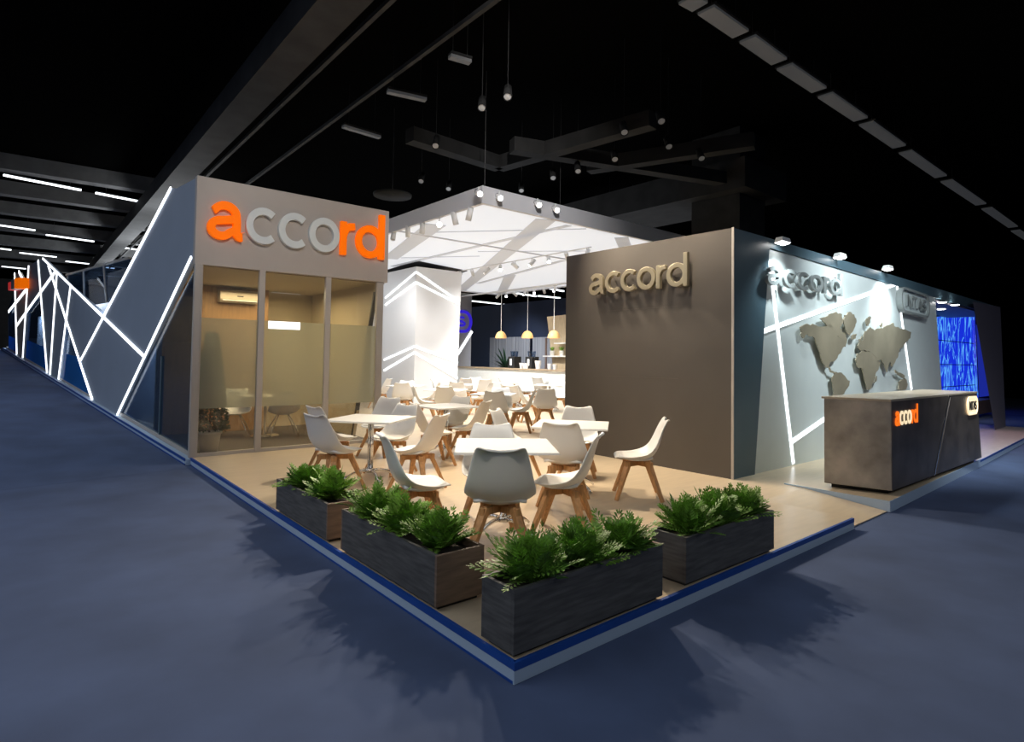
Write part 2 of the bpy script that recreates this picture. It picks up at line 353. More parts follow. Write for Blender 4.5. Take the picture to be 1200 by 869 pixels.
edging(7, (9.75, .20, 0), (16.9, .50, 0), (0, -1, 0), ((.002, .075, 'deckw', .008), (.075, h+.002, 'blue', .01)))
edging(15, (5.34, 1.2, 0), (5.34, .052, 0), (-1, 0, 0), ((.004, h+.015, 'deckw', .008),))
edging(9, (16.9, .5, 0), (16.9, 3, 0), (1, 0, 0), ((.002, h, 'blue', .01),))
edging(10, (.0, .0, h), (.0, 7.24, h), (1, 0, 0), ((0, .002, 'blue', .012),))
edging(11, (.0, .0, h), (4.32, .05, h), (0, 1, 0), ((0, .002, 'blue', .012),))
# the strip of platform along the left wall follows the climbing floor
def rampbar(i, z0, z1, off, th, m):
    bm = bmesh.new(); o0 = off; 
    hexa(bm, [wsz(-.02, z0, o0), wsz(LS, z0+RAMP*LS, o0), wsz(LS, z0+RAMP*LS, o0+th), wsz(-.02, z0, o0+th)],
         [wsz(-.02, z1, o0), wsz(LS, z1+RAMP*LS, o0), wsz(LS, z1+RAMP*LS, o0+th), wsz(-.02, z1, o0+th)])
    struct(obj('trim_%d' % i, bm, m))
rampbar(12, .005, .09, -.02, .10, 'deckw'); rampbar(13, .005, .028, .08, .015, 'blue'); rampbar(14, .07, .105, .08, .012, 'blue')
# ================================================================== CORNER TOWER (meeting room)
TB = 7.237; TW = 2.96; HB = 2.90; TT_ = 4.20
bm = bmesh.new()
slab(bm, [(-.04, TB, HB), (3.06, TB, HB+.02), (3.06, TB, TT_), (-.04, TB, TT_)], (0, .12, 0)); bevel(struct(obj('wall_header', bm, 'towergray')), .006)
bm = bmesh.new()
slab(bm, [(3.06, TB+.12, HB), (3.06, TB+3.2, HB), (3.06, TB+3.2, TT_), (3.06, TB+.12, TT_)], (-.1, 0, 0)); struct(obj('wall_header_side', bm, 'towergray'))
bm = bmesh.new(); box(bm, .1, 2.95, TB+.10, TB+3.1, HB-.005, HB+.04); struct(obj('ceiling_room', bm, 'cream'))
bm = bmesh.new(); box(bm, .12, 2.92, TB+.1, TB+3.15, PZ, PZ+.012); struct(obj('floor_room', bm, 'greyfloor'))
bm = bmesh.new(); box(bm, .0, 2.95, TB+3.1, TB+3.2, PZ, HB); struct(obj('wall_room_back', bm, 'cream'))
# brown timber wall section behind the glass
bm = bmesh.new(); box(bm, .02, 1.85, TB+2.7, TB+3.09, PZ+.02, HB-.01); struct(obj('wall_timber', bm, 'wood'))
# right-hand wall with slanted opening
bm = bmesh.new()
slab(bm, [(2.93, TB+.9, PZ), (2.93, TB+3.1, PZ), (2.93, TB+3.1, HB), (2.93, TB+.15, HB), (2.93, TB+.15, 2.72)], (-.05, 0, 0)); struct(obj('wall_room_side', bm, 'cream'))
bm = bmesh.new(); bar(bm, (2.90, TB+.14, 2.75), (2.90, TB+.92, PZ+.02), .07, .04); struct(obj('trim_21', bm, 'darkmetal'))
# posts, sill, glass
post_x = [(-.03, .06), (.87, .96), (1.93, 2.02), (2.86, 2.98)]
for k, (x0, x1) in enumerate(post_x):
    bm = bmesh.new(); box(bm, x0, x1, TB-.005, TB+.075, PZ, HB+.01); struct(bevel(obj('trim_%d' % (30+k), bm, 'frame'), .004))
bm = bmesh.new(); box(bm, .06, 2.87, TB, TB+.07, PZ, PZ+.05); struct(obj('trim_35', bm, 'frame'))
FZ0, FZ1 = .80, 2.13
for k in range(3):
    x0, x1 = post_x[k][1]+.002, post_x[k+1][0]-.002
    bm = bmesh.new(); box(bm, x0, x1, TB+.03, TB+.038, PZ+.052, HB+.005); p = struct(obj('window_%d' % (k+1), bm, 'glass'))
    bm = bmesh.new(); box(bm, x0+.002, x1-.002, TB+.022, TB+.025, FZ0, FZ1); obj('frosted_film', bm, 'frost', p)
lamp('room_lamp', 'AREA', (1.5, TB+1.6, HB-.12), 60, (1, .82, .5), size=1.6)
# raised letter sign on the header: word spans x .07..2.95, x-height .555
mats_h = ['orange', 'letterw', 'letterw', 'letterw', 'orange', 'orange']
def T_h(x, y, z): return Vector((.10+x*2.86, TB-.002-z, 3.30+.008*x+y*(.57-.0*x)*1.0))
word('letter_sign', 'orange and pale grey raised letters across the corner tower header', T_h, .075, mats_h)
# ------------------------------------------------------------------ things in the meeting room
t = thing('air_conditioner', 'cream split air conditioner high on the brown wall inside the glass room', 'air conditioner')
p0, p1 = onb(259, 338, TB+2.45), onb(304, 356, TB+2.45)
bm = bmesh.new(); y = TB+2.48
prof = [(y+.215, p1.z), (y+.05, p1.z), (y, p1.z+.06), (y, p0.z-.03), (y+.03, p0.z), (y+.215, p0.z)]
slab(bm, [(p0.x, a, b) for a, b in prof], (p1.x-p0.x, 0, 0)); bevel(obj('body', bm, 'ac', t), .008)
bm = bmesh.new(); box(bm, p0.x+.04, p1.x-.04, y-.012, y+.02, p1.z+.03, p1.z+.045); obj('louvre', bm, 'white', t)
bm = bmesh.new(); box(bm, (p0.x+p1.x)/2-.05, (p0.x+p1.x)/2+.06, y-.006, y, p1.z+.11, p1.z+.13); obj('display', bm, 'darkmetal', t)
t = thing('glass_strip', 'white emissive strip on the glass room front, beside the first mullion', 'sign', (1.2, TB+.026, 1.9)); P_ = t.location  # strip on the glass, given an emissive white material
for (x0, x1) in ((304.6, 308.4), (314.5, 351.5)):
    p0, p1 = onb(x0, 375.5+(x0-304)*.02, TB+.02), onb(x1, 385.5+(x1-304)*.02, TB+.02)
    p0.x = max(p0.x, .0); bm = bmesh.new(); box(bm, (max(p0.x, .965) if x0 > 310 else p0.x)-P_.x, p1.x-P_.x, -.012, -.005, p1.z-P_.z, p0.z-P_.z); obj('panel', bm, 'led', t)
p0, p1 = onb(318, 342, TB+.02), onb(352, 345.5, TB+.02)
bm = bmesh.new(); box(bm, p0.x, p1.x, TB+.016, TB+.02, p1.z, p0.z); tag(obj('glass_strip', bm, 'frame'), 'thin pale strip high on the middle glass pane of the meeting room', 'sign')
t = thing('picture_frame', 'framed picture on the cream wall at the right of the glass room', 'picture')
p0, p1 = onb(391, 357, TB+3.06), onb(410, 383, TB+3.06)
bm = bmesh.new(); box(bm, p0.x, p1.x, TB+3.06, TB+3.101, p1.z, p0.z); obj('frame', bm, 'brownwood', t)
bm = bmesh.new(); box(bm, p0.x+.05, p1.x-.05, TB+3.052, TB+3.07, p1.z+.05, p0.z-.05); obj('picture', bm, 'cream', t)
# potted conical shrub in the corner
pp = Vector((.31, TB+.36, PZ+.012))
t = thing('potted_shrub', 'dark conical shrub in a white pot in the corner of the glass room', 'plant', pp)
bm = bmesh.new(); r_ = lathe(bm, [(.001, 0), (.125, 0), (.16, .27), (.178, .275), (.178, .31), (.155, .31), (.15, .28), (.001, .27)], 24); obj('pot', bm, 'pot', t, True)
bm = bmesh.new(); tube(bm, [(0, 0, .27), (.01, 0, .7), (0, .01, 1.5)], .015, 6, .006); obj('stem', bm, 'soil', t)
bm = bmesh.new()
for i in range(4200):
    z = .33+1.47*random.random()**1.25; R = .23*(1-(z-.33)/1.55)**.7+.03; a = random.random()*2*PI; rr = R*math.sqrt(random.random())
    c = Vector((rr*math.cos(a), rr*math.sin(a), z)); dr = Vector((math.cos(a), math.sin(a), random.uniform(-.5, .9))).normalized(); s = dr.cross(Vector((random.random(), random.random(), random.random()))).normalized()
    l, w = random.uniform(.035, .06), .014
    vs = [bm.verts.new(c+x) for x in (-dr*.01, s*w+dr*l*.5, dr*l, -s*w+dr*l*.5)]; bm.faces.new(vs)
obj('foliage', bm, 'shrub', t)
# chrome-legged meeting chairs and table
def meeting_chair(loc, rz, label):
    t = thing('meeting_chair', label, 'chair', loc, rz, 'meeting chairs in the glass room')
    bm = shell_bm(1.05); o = obj('shell', bm, 'shell', t, True); md = o.modifiers.new('thick', 'SOLIDIFY'); md.thickness = .014; md.offset = -1
    for sx in (-1, 1):
        for sy in (-1, 1):
            bm = bmesh.new(); tube(bm, [(sx*.07, sy*.06, .43), (sx*.20, sy*.20, .17), (sx*.25, sy*.25, .012)], .011, 8); obj('leg', bm, 'chrome', t, True)
    bm = bmesh.new(); box(bm, -.09, .09, -.08, .08, .415, .432); obj('bracket', bm, 'chrome', t)
    return t
# ================================================================== LEFT WALL of the stand (slanted panels, LED lines, glass)
def wall_panel(i, pts, th=.08, m='wallblue'):
    bm = bmesh.new(); slab(bm, pts, -WN*th); return struct(obj('wall_left_panel_%d' % i, bm, m))
def wp(x, y): return onw(x, y)
wall_panel(1, [wsz(0, 3.03), wp(225, 301), wp(170, 418), wp(138, 486), wp(109, 468), wp(95, 422), wp(122.5, 370), wp(201, 220), wsz(1.0, TT_), wsz(0, TT_)])
wall_panel(2, [wp(95, 422), wp(122.5, 370), wp(83, 336), wp(77, 368)])
wall_panel(3, [wp(76.5, 367), wp(82.5, 336), wp(67, 319), wp(59, 438), wp(69, 444)])
wall_panel(4, [wp(66.5, 318.5), wp(50.5, 302.7), wp(45, 304), wp(55.6, 437), wp(58.9, 438.4)])
wall_panel(5, [wp(44.8, 305), wp(34, 311), wp(27, 419), wp(28.6, 420), wp(32, 366), wp(48.3, 343)])
wall_panel(6, [wp(33.5, 312), wp(31.6, 338), wp(22.5, 319), wp(17.4, 320), wp(20, 415), wp(27, 419)], m='towergray')
LG = 'LED lines on the slanted left wall'
for (x0, y0, x1, y1, lab) in (
 (201, 220, 95, 422, 'LED line from the tower top down the leaning left edge of the big grey panel'),
 (225, 301, 138, 486, 'LED line from the tower corner down to the floor beside the side glass'),
 (50.5, 302.7, 170, 418, 'long LED line falling from the highest peak to the big leaning panel'),
 (57, 311, 108.6, 468, 'LED line dropping from just below the peak to the floor left of the big panel'),
 (83, 336, 69, 444, 'LED line standing near upright left of the crossing grey panels'),
 (67, 319, 59, 438.5, 'near upright LED line third from the wall peak'),
 (45, 305, 55.6, 437, 'LED line bordering the right side of the blue-film window'),
 (65, 318.5, 19.3, 382, 'diagonal LED line crossing over the blue-film window'),
 (34, 311, 27, 419, 'LED line bordering the left side of the blue-film window'),
 (22.5, 318, 32, 338, 'short LED line falling into the notch at the far end'),
 (32, 338, 10.5, 365, 'LED line slanting down-left from the notch at the far end'),
 (17.4, 320, 20, 415, 'farthest upright LED line beside the red and orange sign')):
    p, q = onw(x0, y0), onw(x1, y1); far = (p-CAM).length
    stripe('light_strip', p, q, WN, .0040*min((p-CAM).length, (q-CAM).length), lab, .02, LG)
# glazing in the left wall
def pane(i, pts, m, th=.01, off=-.045):
    bm = bmesh.new(); slab(bm, [Vector(p)+WN*off for p in pts], -WN*th); return struct(obj('window_%d' % i, bm, m))
def base(s): return .10+RAMP*s
pane(10, [wsz(.03, base(0)), wsz(.03, 2.98), wp(170, 418), wp(139, 485), wsz(3.8, base(3.8))], 'sideglass')
pane(11, [wp(107, 467), wp(77, 371), wp(69.5, 443)], 'sideglass')
pane(12, [wp(48.5, 344), wp(32, 366), wp(28.6, 420), wp(55, 436)], 'sideglass')
pane(13, [wp(17.5, 335), wp(8, 360), wp(8, 411), wp(19.5, 415)], 'sideglass')
def film(i, pts): bm = bmesh.new(); slab(bm, [Vector(p)+WN*(-.03) for p in pts], -WN*.004); o = obj('window_%d' % i, bm, 'bluefilm'); struct(o)
film(14, [wp(30, 398), wp(53.3, 408), wp(55.5, 436.5), wp(28.6, 420)]); film(15, [wp(9, 393), wp(19, 398), wp(19.7, 415), wp(8.5, 411)])
film(16, [wp(74, 414), wp(93, 419), wp(107, 467), wp(70, 443)])
bm = bmesh.new(); bar(bm, wsz(.035, base(0), -.05), wsz(.035, HB, -.05), .07, .07); struct(obj('trim_40', bm, 'frame'))
bm = bmesh.new(); bar(bm, wsz(1.6, base(1.6), -.06), wsz(1.6, 1.55, -.06), .05, .05); struct(obj('trim_41', bm, 'darkblue'))
bm = bmesh.new(); bar(bm, wsz(.05, base(0)+.02, -.05), wsz(LS, base(LS)+.02, -.05), .05, .05); struct(obj('trim_42', bm, 'frame'))
# darker inner partition behind the left wall (keeps the hall from showing through)
bm = bmesh.new(); slab(bm, [wsz(3.3, .1, -.9), wsz(LS, .1, -.9), wsz(LS, 2.9, -.9), wsz(3.3, 2.9, -.9)], -WN*.06); struct(obj('wall_partition', bm, 'white'))
for s in (4.8, 10.5, 15, 18.2): lamp('film_fill', 'AREA', wsz(s, 3.0, -.5), 40, (.75, .85, 1), size=.6)  # added lamps that brighten the blue films from behind
# boxes behind the film window
for k, (s, z, a, b_, lab) in enumerate(((12.0, 1.18, .7, .75, 'white carton behind the blue-film window'), (13.2, 1.2, .6, 1.0, 'pale grey carton behind the blue-film window, the taller one'))):
    bm = bmesh.new(); c = wsz(s, 0, -.5); hexa(bm, [c+WE*x+WN*y+Vector((0, 0, .1)) for x, y in ((0, -.15), (a, -.15), (a, .15), (0, .15))], [c+WE*x+WN*y+Vector((0, 0, z+b_)) for x, y in ((0, -.15), (a, -.15), (a, .15), (0, .15))])
    tag(obj('display_box', bm, 'white'), lab, 'box')
# glass screen standing above the left wall, behind it
t = thing('glass_screen', 'framed glass screen rising behind the valley of the left wall', 'screen')
gs = -1.1
A, B = onw(78, 322, gs), onw(152, 302, gs); A2, B2 = onw(78, 400, gs), onw(165, 400, gs)
bm = bmesh.new(); slab(bm, [A2, B2, B, A], -WN*.01); obj('pane', bm, 'sideglass', t)
bm = bmesh.new(); bar(bm, A, B, .06, .06); obj('top_rail', bm, 'frame', t)
for f_ in (.02, .33, .66):
    bm = bmesh.new(); bar(bm, A.lerp(B, f_), A2.lerp(B2, f_), .05, .05, up=WN); obj('post', bm, 'frame', t)
# small sign at the far end
t = thing('letter_sign', 'small red, grey and orange sign at the far end of the left wall', 'sign')
for (x0, x1, y0, y1, m) in ((9.5, 12.5, 330, 340, 'red'), (12.8, 16.6, 327, 339, 'fascia'), (16.9, 23.5, 325, 338, 'orange')):
    p, q = onw(x0, y0, .25), onw(x1, y1, .25)
    bm = bmesh.new(); slab(bm, [onw(x0, y0+1, .25), onw(x1, y0, .25), onw(x1, y1-1, .25), onw(x0, y1, .25)], -WN*.22); obj('letter', bm, m, t)
# ================================================================== CANOPY
CZ, CH = 4.52, .32
_c0, _c1 = onz(565.4, 218, CZ+CH), onz(583, 345, CZ); ca0, cb0, ca1, cb1 = _c0.x, _c0.y, _c1.x, _c1.y
bm = bmesh.new(); slab(bm, [(x, y, CZ+.03) for x, y in ((ca0, cb0), (ca1, cb0), (ca1, cb1), (ca0, cb1))], (0, 0, .03)); canopy = tag(obj('canopy', bm, 'membrane'), 'suspended square canopy with backlit white fabric ceiling over the tables', 'canopy')
for (x0, x1, y0, y1) in ((ca0-.03, ca1+.03, cb0-.04, cb0+.02), (ca0-.03, ca0+.03, cb0+.02, cb1), (ca1-.03, ca1+.03, cb0+.02, cb1), (ca0-.03, ca1+.03, cb1, cb1+.06)):
    bm = bmesh.new(); box(bm, x0, x1, y0, y1, CZ, CZ+CH); obj('fascia', bm, 'fascia', canopy)
    bm = bmesh.new(); box(bm, x0-.012, x1+.012, y0-.012, y1+.012, CZ-.02, CZ+.004); obj('rim', bm, 'fascia', canopy)
def cband(x0, y0, x1, y1, w, m='shade_band'):  # grey slats standing in for shadows of crossbars behind the backlit fabric
    p, q = onz(x0, y0, CZ+.018), onz(x1, y1, CZ+.018); bm = bmesh.new(); bar(bm, p, q, w*1.33, .012); obj('shade_band', bm, m, canopy)
cband(640, 257, 575, 311, .34); cband(575, 311, 540, 340, .34); cband(511, 263, 457, 303, .34)
cband(667, 264, 566, 287, .12); cband(566, 287, 460, 312, .12); cband(687, 268, 490, 272.5, .04); cband(690, 294, 560, 294.5, .04); cband(728, 278, 739, 305, .25)
cband(562, 300, 470, 302, .05); cband(660, 305, 560, 332, .14); cband(598, 322, 587, 344, .3)
sb_ = onz(560, 287, CZ).y; bm = bmesh.new(); box(bm, ca0+.03, ca1-.03, sb_-.025, sb_+.025, CZ, CZ+.03); obj('seam', bm, 'fascia', canopy)
for (x, y) in ((ca0+.2, cb0+.2), (ca1-.2, cb0+.2), (ca1-.2, cb1-.2), (6.8, cb0+.1), (ca0+.2, cb1-.2)):
    bm = bmesh.new(); tube(bm, [(x, y, CZ+CH-.02), (x, y, 7.19)], .006, 6); obj('cable', bm, 'darkmetal', canopy)
bm = bmesh.new()
# spotlights
def spotlight(loc, to, label, lit=True, group='track spotlights under the canopy', stem=.10, s=1.0, power=0, col=(1, .9, .75), ang=70, body='fixture'):
    loc = Vector(loc); dirv = (Vector(to)-loc).normalized()
    t = thing('track_spotlight', label, 'spotlight', loc, 0, group); q = dirv.to_track_quat('-Z', 'Y')
    bm = bmesh.new(); lathe(bm, [(.001, .11*s), (.042*s, .11*s), (.045*s, -.08*s), (.04*s, -.08*s), (.036*s, -.06*s), (.001, -.06*s)], 14); o = obj('body', bm, body, t, True); o.rotation_euler = q.to_euler()
    bm = bmesh.new(); lathe(bm, [(.001, -.066*s), (.037*s, -.064*s), (.037*s, -.072*s), (.001, -.076*s)], 14); o = obj('lens', bm, 'lens' if lit else 'lensdim', t); o.rotation_euler = q.to_euler()
    bm = bmesh.new(); tube(bm, [(0, 0, .02*s), (0, 0, stem+.05*s)], (.01*s if stem < 1 else .007), 6); obj('stem', bm, body, t)
    if power:
        l = lamp('spot_lamp', 'SPOT', loc+dirv*.14*s, power, col, loc+dirv*3, spot=ang, blend=.8, radius=.04)
    return t
names = ['nearest the corner', 'second from the corner', 'third from the corner', 'fourth from the corner', 'fifth from the corner', 'last before the tower']
for k, (x, y) in enumerate(((550, 252), (533, 257), (515, 263), (495, 268), (478, 272), (461, 276))):
    p = ona(x, y, ca0+.01); tgt = p+Vector((.6*math.sin(k*2.1), .7*math.cos(k*1.7), -2))
    spotlight(p, tgt if k != 2 else CAM+Vector((.3, .8, 0)), 'small grey spotlight under the left canopy edge, '+names[k], k in (0, 2), stem=max(.04, CZ-p.z-.06), s=1.35)
for k, (x, y) in enumerate(((561, 226), (585, 231), (630, 239), (651, 245))):
    p = onb(x, y, cb0-.14); lab = ('bright bullet lamp at the canopy corner', 'bright bullet lamp on the canopy front, next to the corner one', 'brightest bullet lamp halfway along the canopy front', 'bright bullet lamp on the canopy front farthest from the corner')[k]
    t_ = spotlight(p, (p+Vector((-.9, -2.5, -1.3))), lab, True, 'bullet lamps on the canopy front', stem=.05, s=1.3)
    bm = bmesh.new(); bar(bm, (0, 0, .06), (0, .13, .06), .03, .02); obj('bracket', bm, 'fixture', t_)
trk = [('track', onz(690, 290, CZ-.02).x, onz(700, 290, CZ).y, onz(549, 319, CZ).y), ('track', ca1-.5, onz(668, 336, CZ).y, cb1-.5)]
for k, (n, a, b0, b1) in enumerate(trk):
    bm = bmesh.new(); box(bm, a-.02, a+.02, b0, b1, CZ-.03, CZ-.005); tag(obj('light_track', bm, 'fixture'), ('ceiling light track across the middle of the canopy', 'ceiling light track along the far side of the canopy')[k], 'track')
    nn = 9 if k == 0 else 7
    for j in range(nn):
        y = b0+.15+(b1-b0-.3)*j/(nn-1); p = Vector((a, y, CZ-.17))
        lit = (j % 3 != 1); tgt = p+Vector((-1.2, math.sin(j*2.3)*1.2-.3, -1.5)) if lit else p+Vector((1, math.cos(j), -1))
        ordn = ('right-hand end', 'second from the right', 'third from the right', 'fourth from the right', 'fifth from the right', 'sixth from the right', 'seventh from the right', 'eighth from the right', 'left-hand end')[j]
        spotlight(p, tgt, 'small spotlight on the %s canopy track, %s' % (('middle', 'far')[k], ordn), lit, stem=.09, s=1.3, power=(70 if j % 4 == 0 else 0))
# ================================================================== WHITE CHEVRON COLUMN
BZ = 4.33; _c = onz(488, 312, BZ); BA, BB = _c.x, _c.y
RT, RB, LT = onb(541, 320, BB).x, onb(535.5, 430, BB).x, ona(450, 320, BA).y+.8
bm = bmesh.new()
hexa(bm, [(BA, BB, PZ), (RB, BB, PZ), (RB, LT, PZ), (BA, LT, PZ)], [(BA, BB, BZ), (RT, BB, BZ), (RT, LT, BZ), (BA, LT, BZ)])
col = tag(obj('clad_column', bm, 'boxwhite'), 'white clad column with glowing chevron grooves beside the glass room', 'column')
lamp('column_fill', 'SPOT', (BA-1.4, BB-1.0, 4.35), 330, (1, .98, .95), to=(BA, BB+1.2, 1.6), spot=80, blend=1, radius=.08)  # added spots that brighten the column's two faces
lamp('column_fill', 'SPOT', (RT+.6, BB-1.5, 4.35), 260, (1, .98, .95), to=(RT-.2, BB, 2.2), spot=80, blend=1, radius=.08)
def chev(z0, za0, zb0, z1, za1, zb1):
    # wedge plates between two lines on both faces, lit line on top
    for face in (0, 1):
        if face == 0: P = lambda u, z, o=0: Vector((BA+u, BB-o, z))
        else: P = lambda u, z, o=0: Vector((BA-o, BB+u, z))
        ue = (onb(537, 380, BB).x-BA) if face == 0 else ona(451.5, 380, BA).y-BB; e0 = za0 if face == 0 else zb0; e1 = za1 if face == 0 else zb1
        bm = bmesh.new(); slab(bm, [P(0, z0, .012), P(ue, e0, .012), P(ue, e1, .012), P(0, z1, .012)], P(0, 0, 0)-P(0, 0, .012)); obj('chevron_plate', bm, 'boxwhite', col)
        n = Vector((0, -1, 0)) if face == 0 else Vector((-1, 0, 0))
        for (s0, s1) in ((z0, e0), (z1, e1)):
            bm = bmesh.new(); bar(bm, P(0, s0, .02), P(ue, s1, .02), .05, .018, up=n); obj('light_line', bm, 'strip', col)
bm = bmesh.new(); slab(bm, [onz(x, y, CZ+.012) for x, y in ((450, 317.5), (488, 305.5), (548, 317.5), (488, 335))], (0, 0, .012)); obj('dark_gap', bm, 'duct', col)  # dark plate standing in for the gap between column and canopy
def _zb(x, y): return onb(x, y, BB).z
def _za(x, y): return ona(x, y, BA).z
chev(_zb(488, 319), _zb(536, 353), _za(452, 349), _zb(488, 331), _zb(536, 356), _za(452, 357)); chev(_zb(486, 406), _zb(536, 424.5), _za(452, 421.5), _zb(486, 413), _zb(536, 443), _za(452, 434))
# ================================================================== DARK FEATURE WALL
DA, DB, DE = 5.074, 1.754, 4.756; DZ = 3.325
bm = bmesh.new(); box(bm, DA, DA+.5, DB+.002, DE, PZ, DZ); struct(obj('wall_dark', bm, 'dark'))
bm = bmesh.new()   # petrol side with the slanted edge
slab(bm, [(DA, DB, PZ), (5.63, DB, PZ), (6.03, DB, 3.18), (6.03, DB, DZ), (DA, DB, DZ)], (0, .06, 0))
for v in bm.verts:
    if v.co.y < DB+.01: v.co.y = DB-.02
    else: v.co.y = DB+.0015
struct(obj('wall_return', bm, 'darkblue'))
bm = bmesh.new(); box(bm, DA-.006, DA+.012, DB-.03, DB+.0, PZ, DZ+.005); struct(obj('trim_50', bm, 'frame'))
for z in (1.35, 2.36):
    bm = bmesh.new(); box(bm, DA-.002, DA+.001, DB+.8, DE-.9, z, z+.006); struct(obj('trim_%d' % (51+int(z)), bm, 'seam'))
def T_d(x, y, z): yb = 4.13-x*1.80; return Vector((DA-.06-z, yb, 2.615+y*.335))
word('letter_sign', 'champagne gold raised letters on the dark feature wall', T_d, .06, ['gold']*6, .06)
# ================================================================== MAP WALL
MB = DB
bm = bmesh.new(); slab(bm, [(6.05, MB, 3.18), (13.55, MB, 3.17), (13.95, MB, 1.2), (14.05, MB, PZ), (5.63, MB, PZ)], (0, .05, 0)); struct(obj('wall_map', bm, 'mappanel'))
bm = bmesh.new(); slab(bm, [(6.03, MB-.02, 3.19), (19.4, MB-.02, 3.0), (19.4, MB-.02, 3.26), (6.03, MB-.02, DZ)], (0, .1, 0)); struct(obj('wall_fascia', bm, 'darkblue'))
bm = bmesh.new(); box(bm, 5.6, 13.6, MB+.06, MB+.5, PZ, 3.2); struct(obj('wall_map_core', bm, 'darkblue'))
NB = Vector((0, -1, 0))
for (x0, y0, x1, y1, lab) in ((901.5, 305, 929.4, 542.8, 'LED line running down the left side of the map wall to the floor'), (894, 388, 1049, 333, 'LED line rising across the map wall above the map'),
        (1050.7, 332, 1068, 456, 'LED line dropping behind the right end of the world map'), (928, 517, 1000, 467, 'short LED line low on the map wall behind the counter')):
    stripe('light_strip', onb(x0, y0, MB), onb(x1, y1, MB), NB, .06, lab, .012, 'LED lines on the map wall')
m0, m1 = onb(900, 331, MB-.11), onb(988, 345.5, MB-.11)
def T_m(x, y, z): return Vector((m0.x+x*(m1.x-m0.x), MB-.06-z, m0.z+(m1.z-m0.z)*x-.02+y*.265))
word('letter_sign', 'silver raised letters at the top left of the map wall', T_m, .05, ['silver']*6, .06)
def T_p(x, y, z): return Vector((11.95+x, MB-.004-z*2, 2.84-.03*x+y))
pill('badge_sign', 'silver pill-shaped badge with capital letters at the top right of the map wall', T_p, .05, 'silver', 'silver', 1.70, .45, 'mappanel')
# world map: raised bronze land shapes
LANDS = [
 ('north_america', [(938,383),(946,379),(957,381),(965,383),(972,379),(976,384),(981,390),(985,398),(990,406),(986,410),(982,417),(978,423),(973,424),(971,430),(975,434),(980,441),(977,437),(968,430),(963,421),(960,410),(956,400),(952,394),(946,391),(941,396),(939,391)]),
 ('arctic_isles', [(961,373),(968,371),(974,367),(980,365),(987,368),(988,377),(984,384),(990,390),(993,398),(991,406),(986,400),(980,391),(973,384),(967,378)]),
 ('greenland', [(990,369),(996,365),(1001,368),(1004,377),(1001,385),(996,393),(992,388),(989,379)]),
 ('south_america', [(978,437),(984,436),(990,440),(996,446),(994,453),(990,459),(986,466),(981,472),(978,466),(977,456),(975,446)]),
 ('africa', [(1005,414),(1012,411),(1020,412),(1027,418),(1032,424),(1030,432),(1026,438),(1024,447),(1020,456),(1016,456),(1014,447),(1012,438),(1011,432),(1005,430),(1003,422)]),
 ('eurasia', [(1006,408),(1007,401),(1012,398),(1014,388),(1020,383),(1025,387),(1030,385),(1037,382),(1046,378),(1050,383),(1058,385),(1068,389),(1067,396),(1062,400),(1058,406),(1054,409),(1053,416),(1049,424),(1046,430),(1043,424),(1040,436),(1037,428),(1033,421),(1029,425),(1025,417),(1018,411),(1010,411)]),
 ('svalbard', [(1015,375),(1018,371),(1021,371),(1020,378),(1016,382)]), ('iceland', [(1000,392),(1004,391),(1003,396),(998,397)]), ('britain', [(1007,397),(1010,394),(1010,400),(1007,402)]),
 ('novaya', [(1031,381),(1034,377),(1036,378),(1033,383)]), ('indonesia', [(1049,433),(1053,436),(1056,437),(1061,440),(1059,443),(1054,440),(1050,437)]),
 ('australia', [(1053,447),(1058,444),(1061,443),(1064,450),(1062,456),(1053,456)]), ('madagascar', [(1026,442),(1028,441),(1027,447),(1025,449)])]
wm = thing('world_map', 'raised bronze world map on the silver wall behind the counter', 'map', onb(1000, 420, MB))
random.seed(3)
for n, pts in LANDS:
    pl = [onb(x, y, MB-.075) for x, y in pts]; fine = []
    for i in range(len(pl)):     # ragged coastline
        a, b = pl[i], pl[(i+1) % len(pl)]; fine.append(a)
        for f_ in (.33, .66): fine.append(a.lerp(b, f_)+Vector((random.uniform(-.03, .03), 0, random.uniform(-.02, .02))))
    bm = bmesh.new(); slab(bm, [p-wm.location for p in fine], (0, .015, 0)); obj('land', bm, 'mapmat', wm)
    c = sum(pl, Vector())/len(pl)
    bm = bmesh.new(); tube(bm, [c-wm.location+Vector((0, .01, 0)), c-wm.location+Vector((0, .076, 0))], .012, 8); obj('standoff', bm, 'chrome', wm)
# flood lights on arms above the fascia
for k, (x, y) in enumerate(((918, 281), (985, 299), (1041, 313))):
    p = onb(x, y, MB-.13)
    t = thing('flood_light', ('white flood light over the left end of the map wall', 'white flood light over the middle of the map wall', 'white flood light over the right part of the map wall')[k], 'light', p, 0, 'flood lights above the map wall')
    bm = bmesh.new(); hexa(bm, [(-.13, -.05, -.03), (.13, -.05, -.03), (.13, .07, -.05), (-.13, .07, -.05)], [(-.11, -.04, .03), (.11, -.04, .03), (.11, .05, .025), (-.11, .05, .025)]); obj('housing', bm, 'white', t)
    bm = bmesh.new(); hexa(bm, [(-.115, -.04, -.038), (.115, -.04, -.038), (.115, .06, -.056), (-.115, .06, -.056)], [(-.115, -.04, -.032), (.115, -.04, -.032), (.115, .06, -.050), (-.115, .06, -.050)]); obj('lens', bm, 'lens', t)
    bm = bmesh.new(); bar(bm, (0, .04, .0), (0, .12, -.05), .03, .02); obj('arm', bm, 'darkmetal', t)
    lamp('flood_lamp', 'SPOT', p+Vector((0, -.22, -.10)), (110, 50, 200)[k], (.86, .97, 1), to=(p.x+.1, MB+.02, 1.3), spot=120, blend=1, radius=.05)
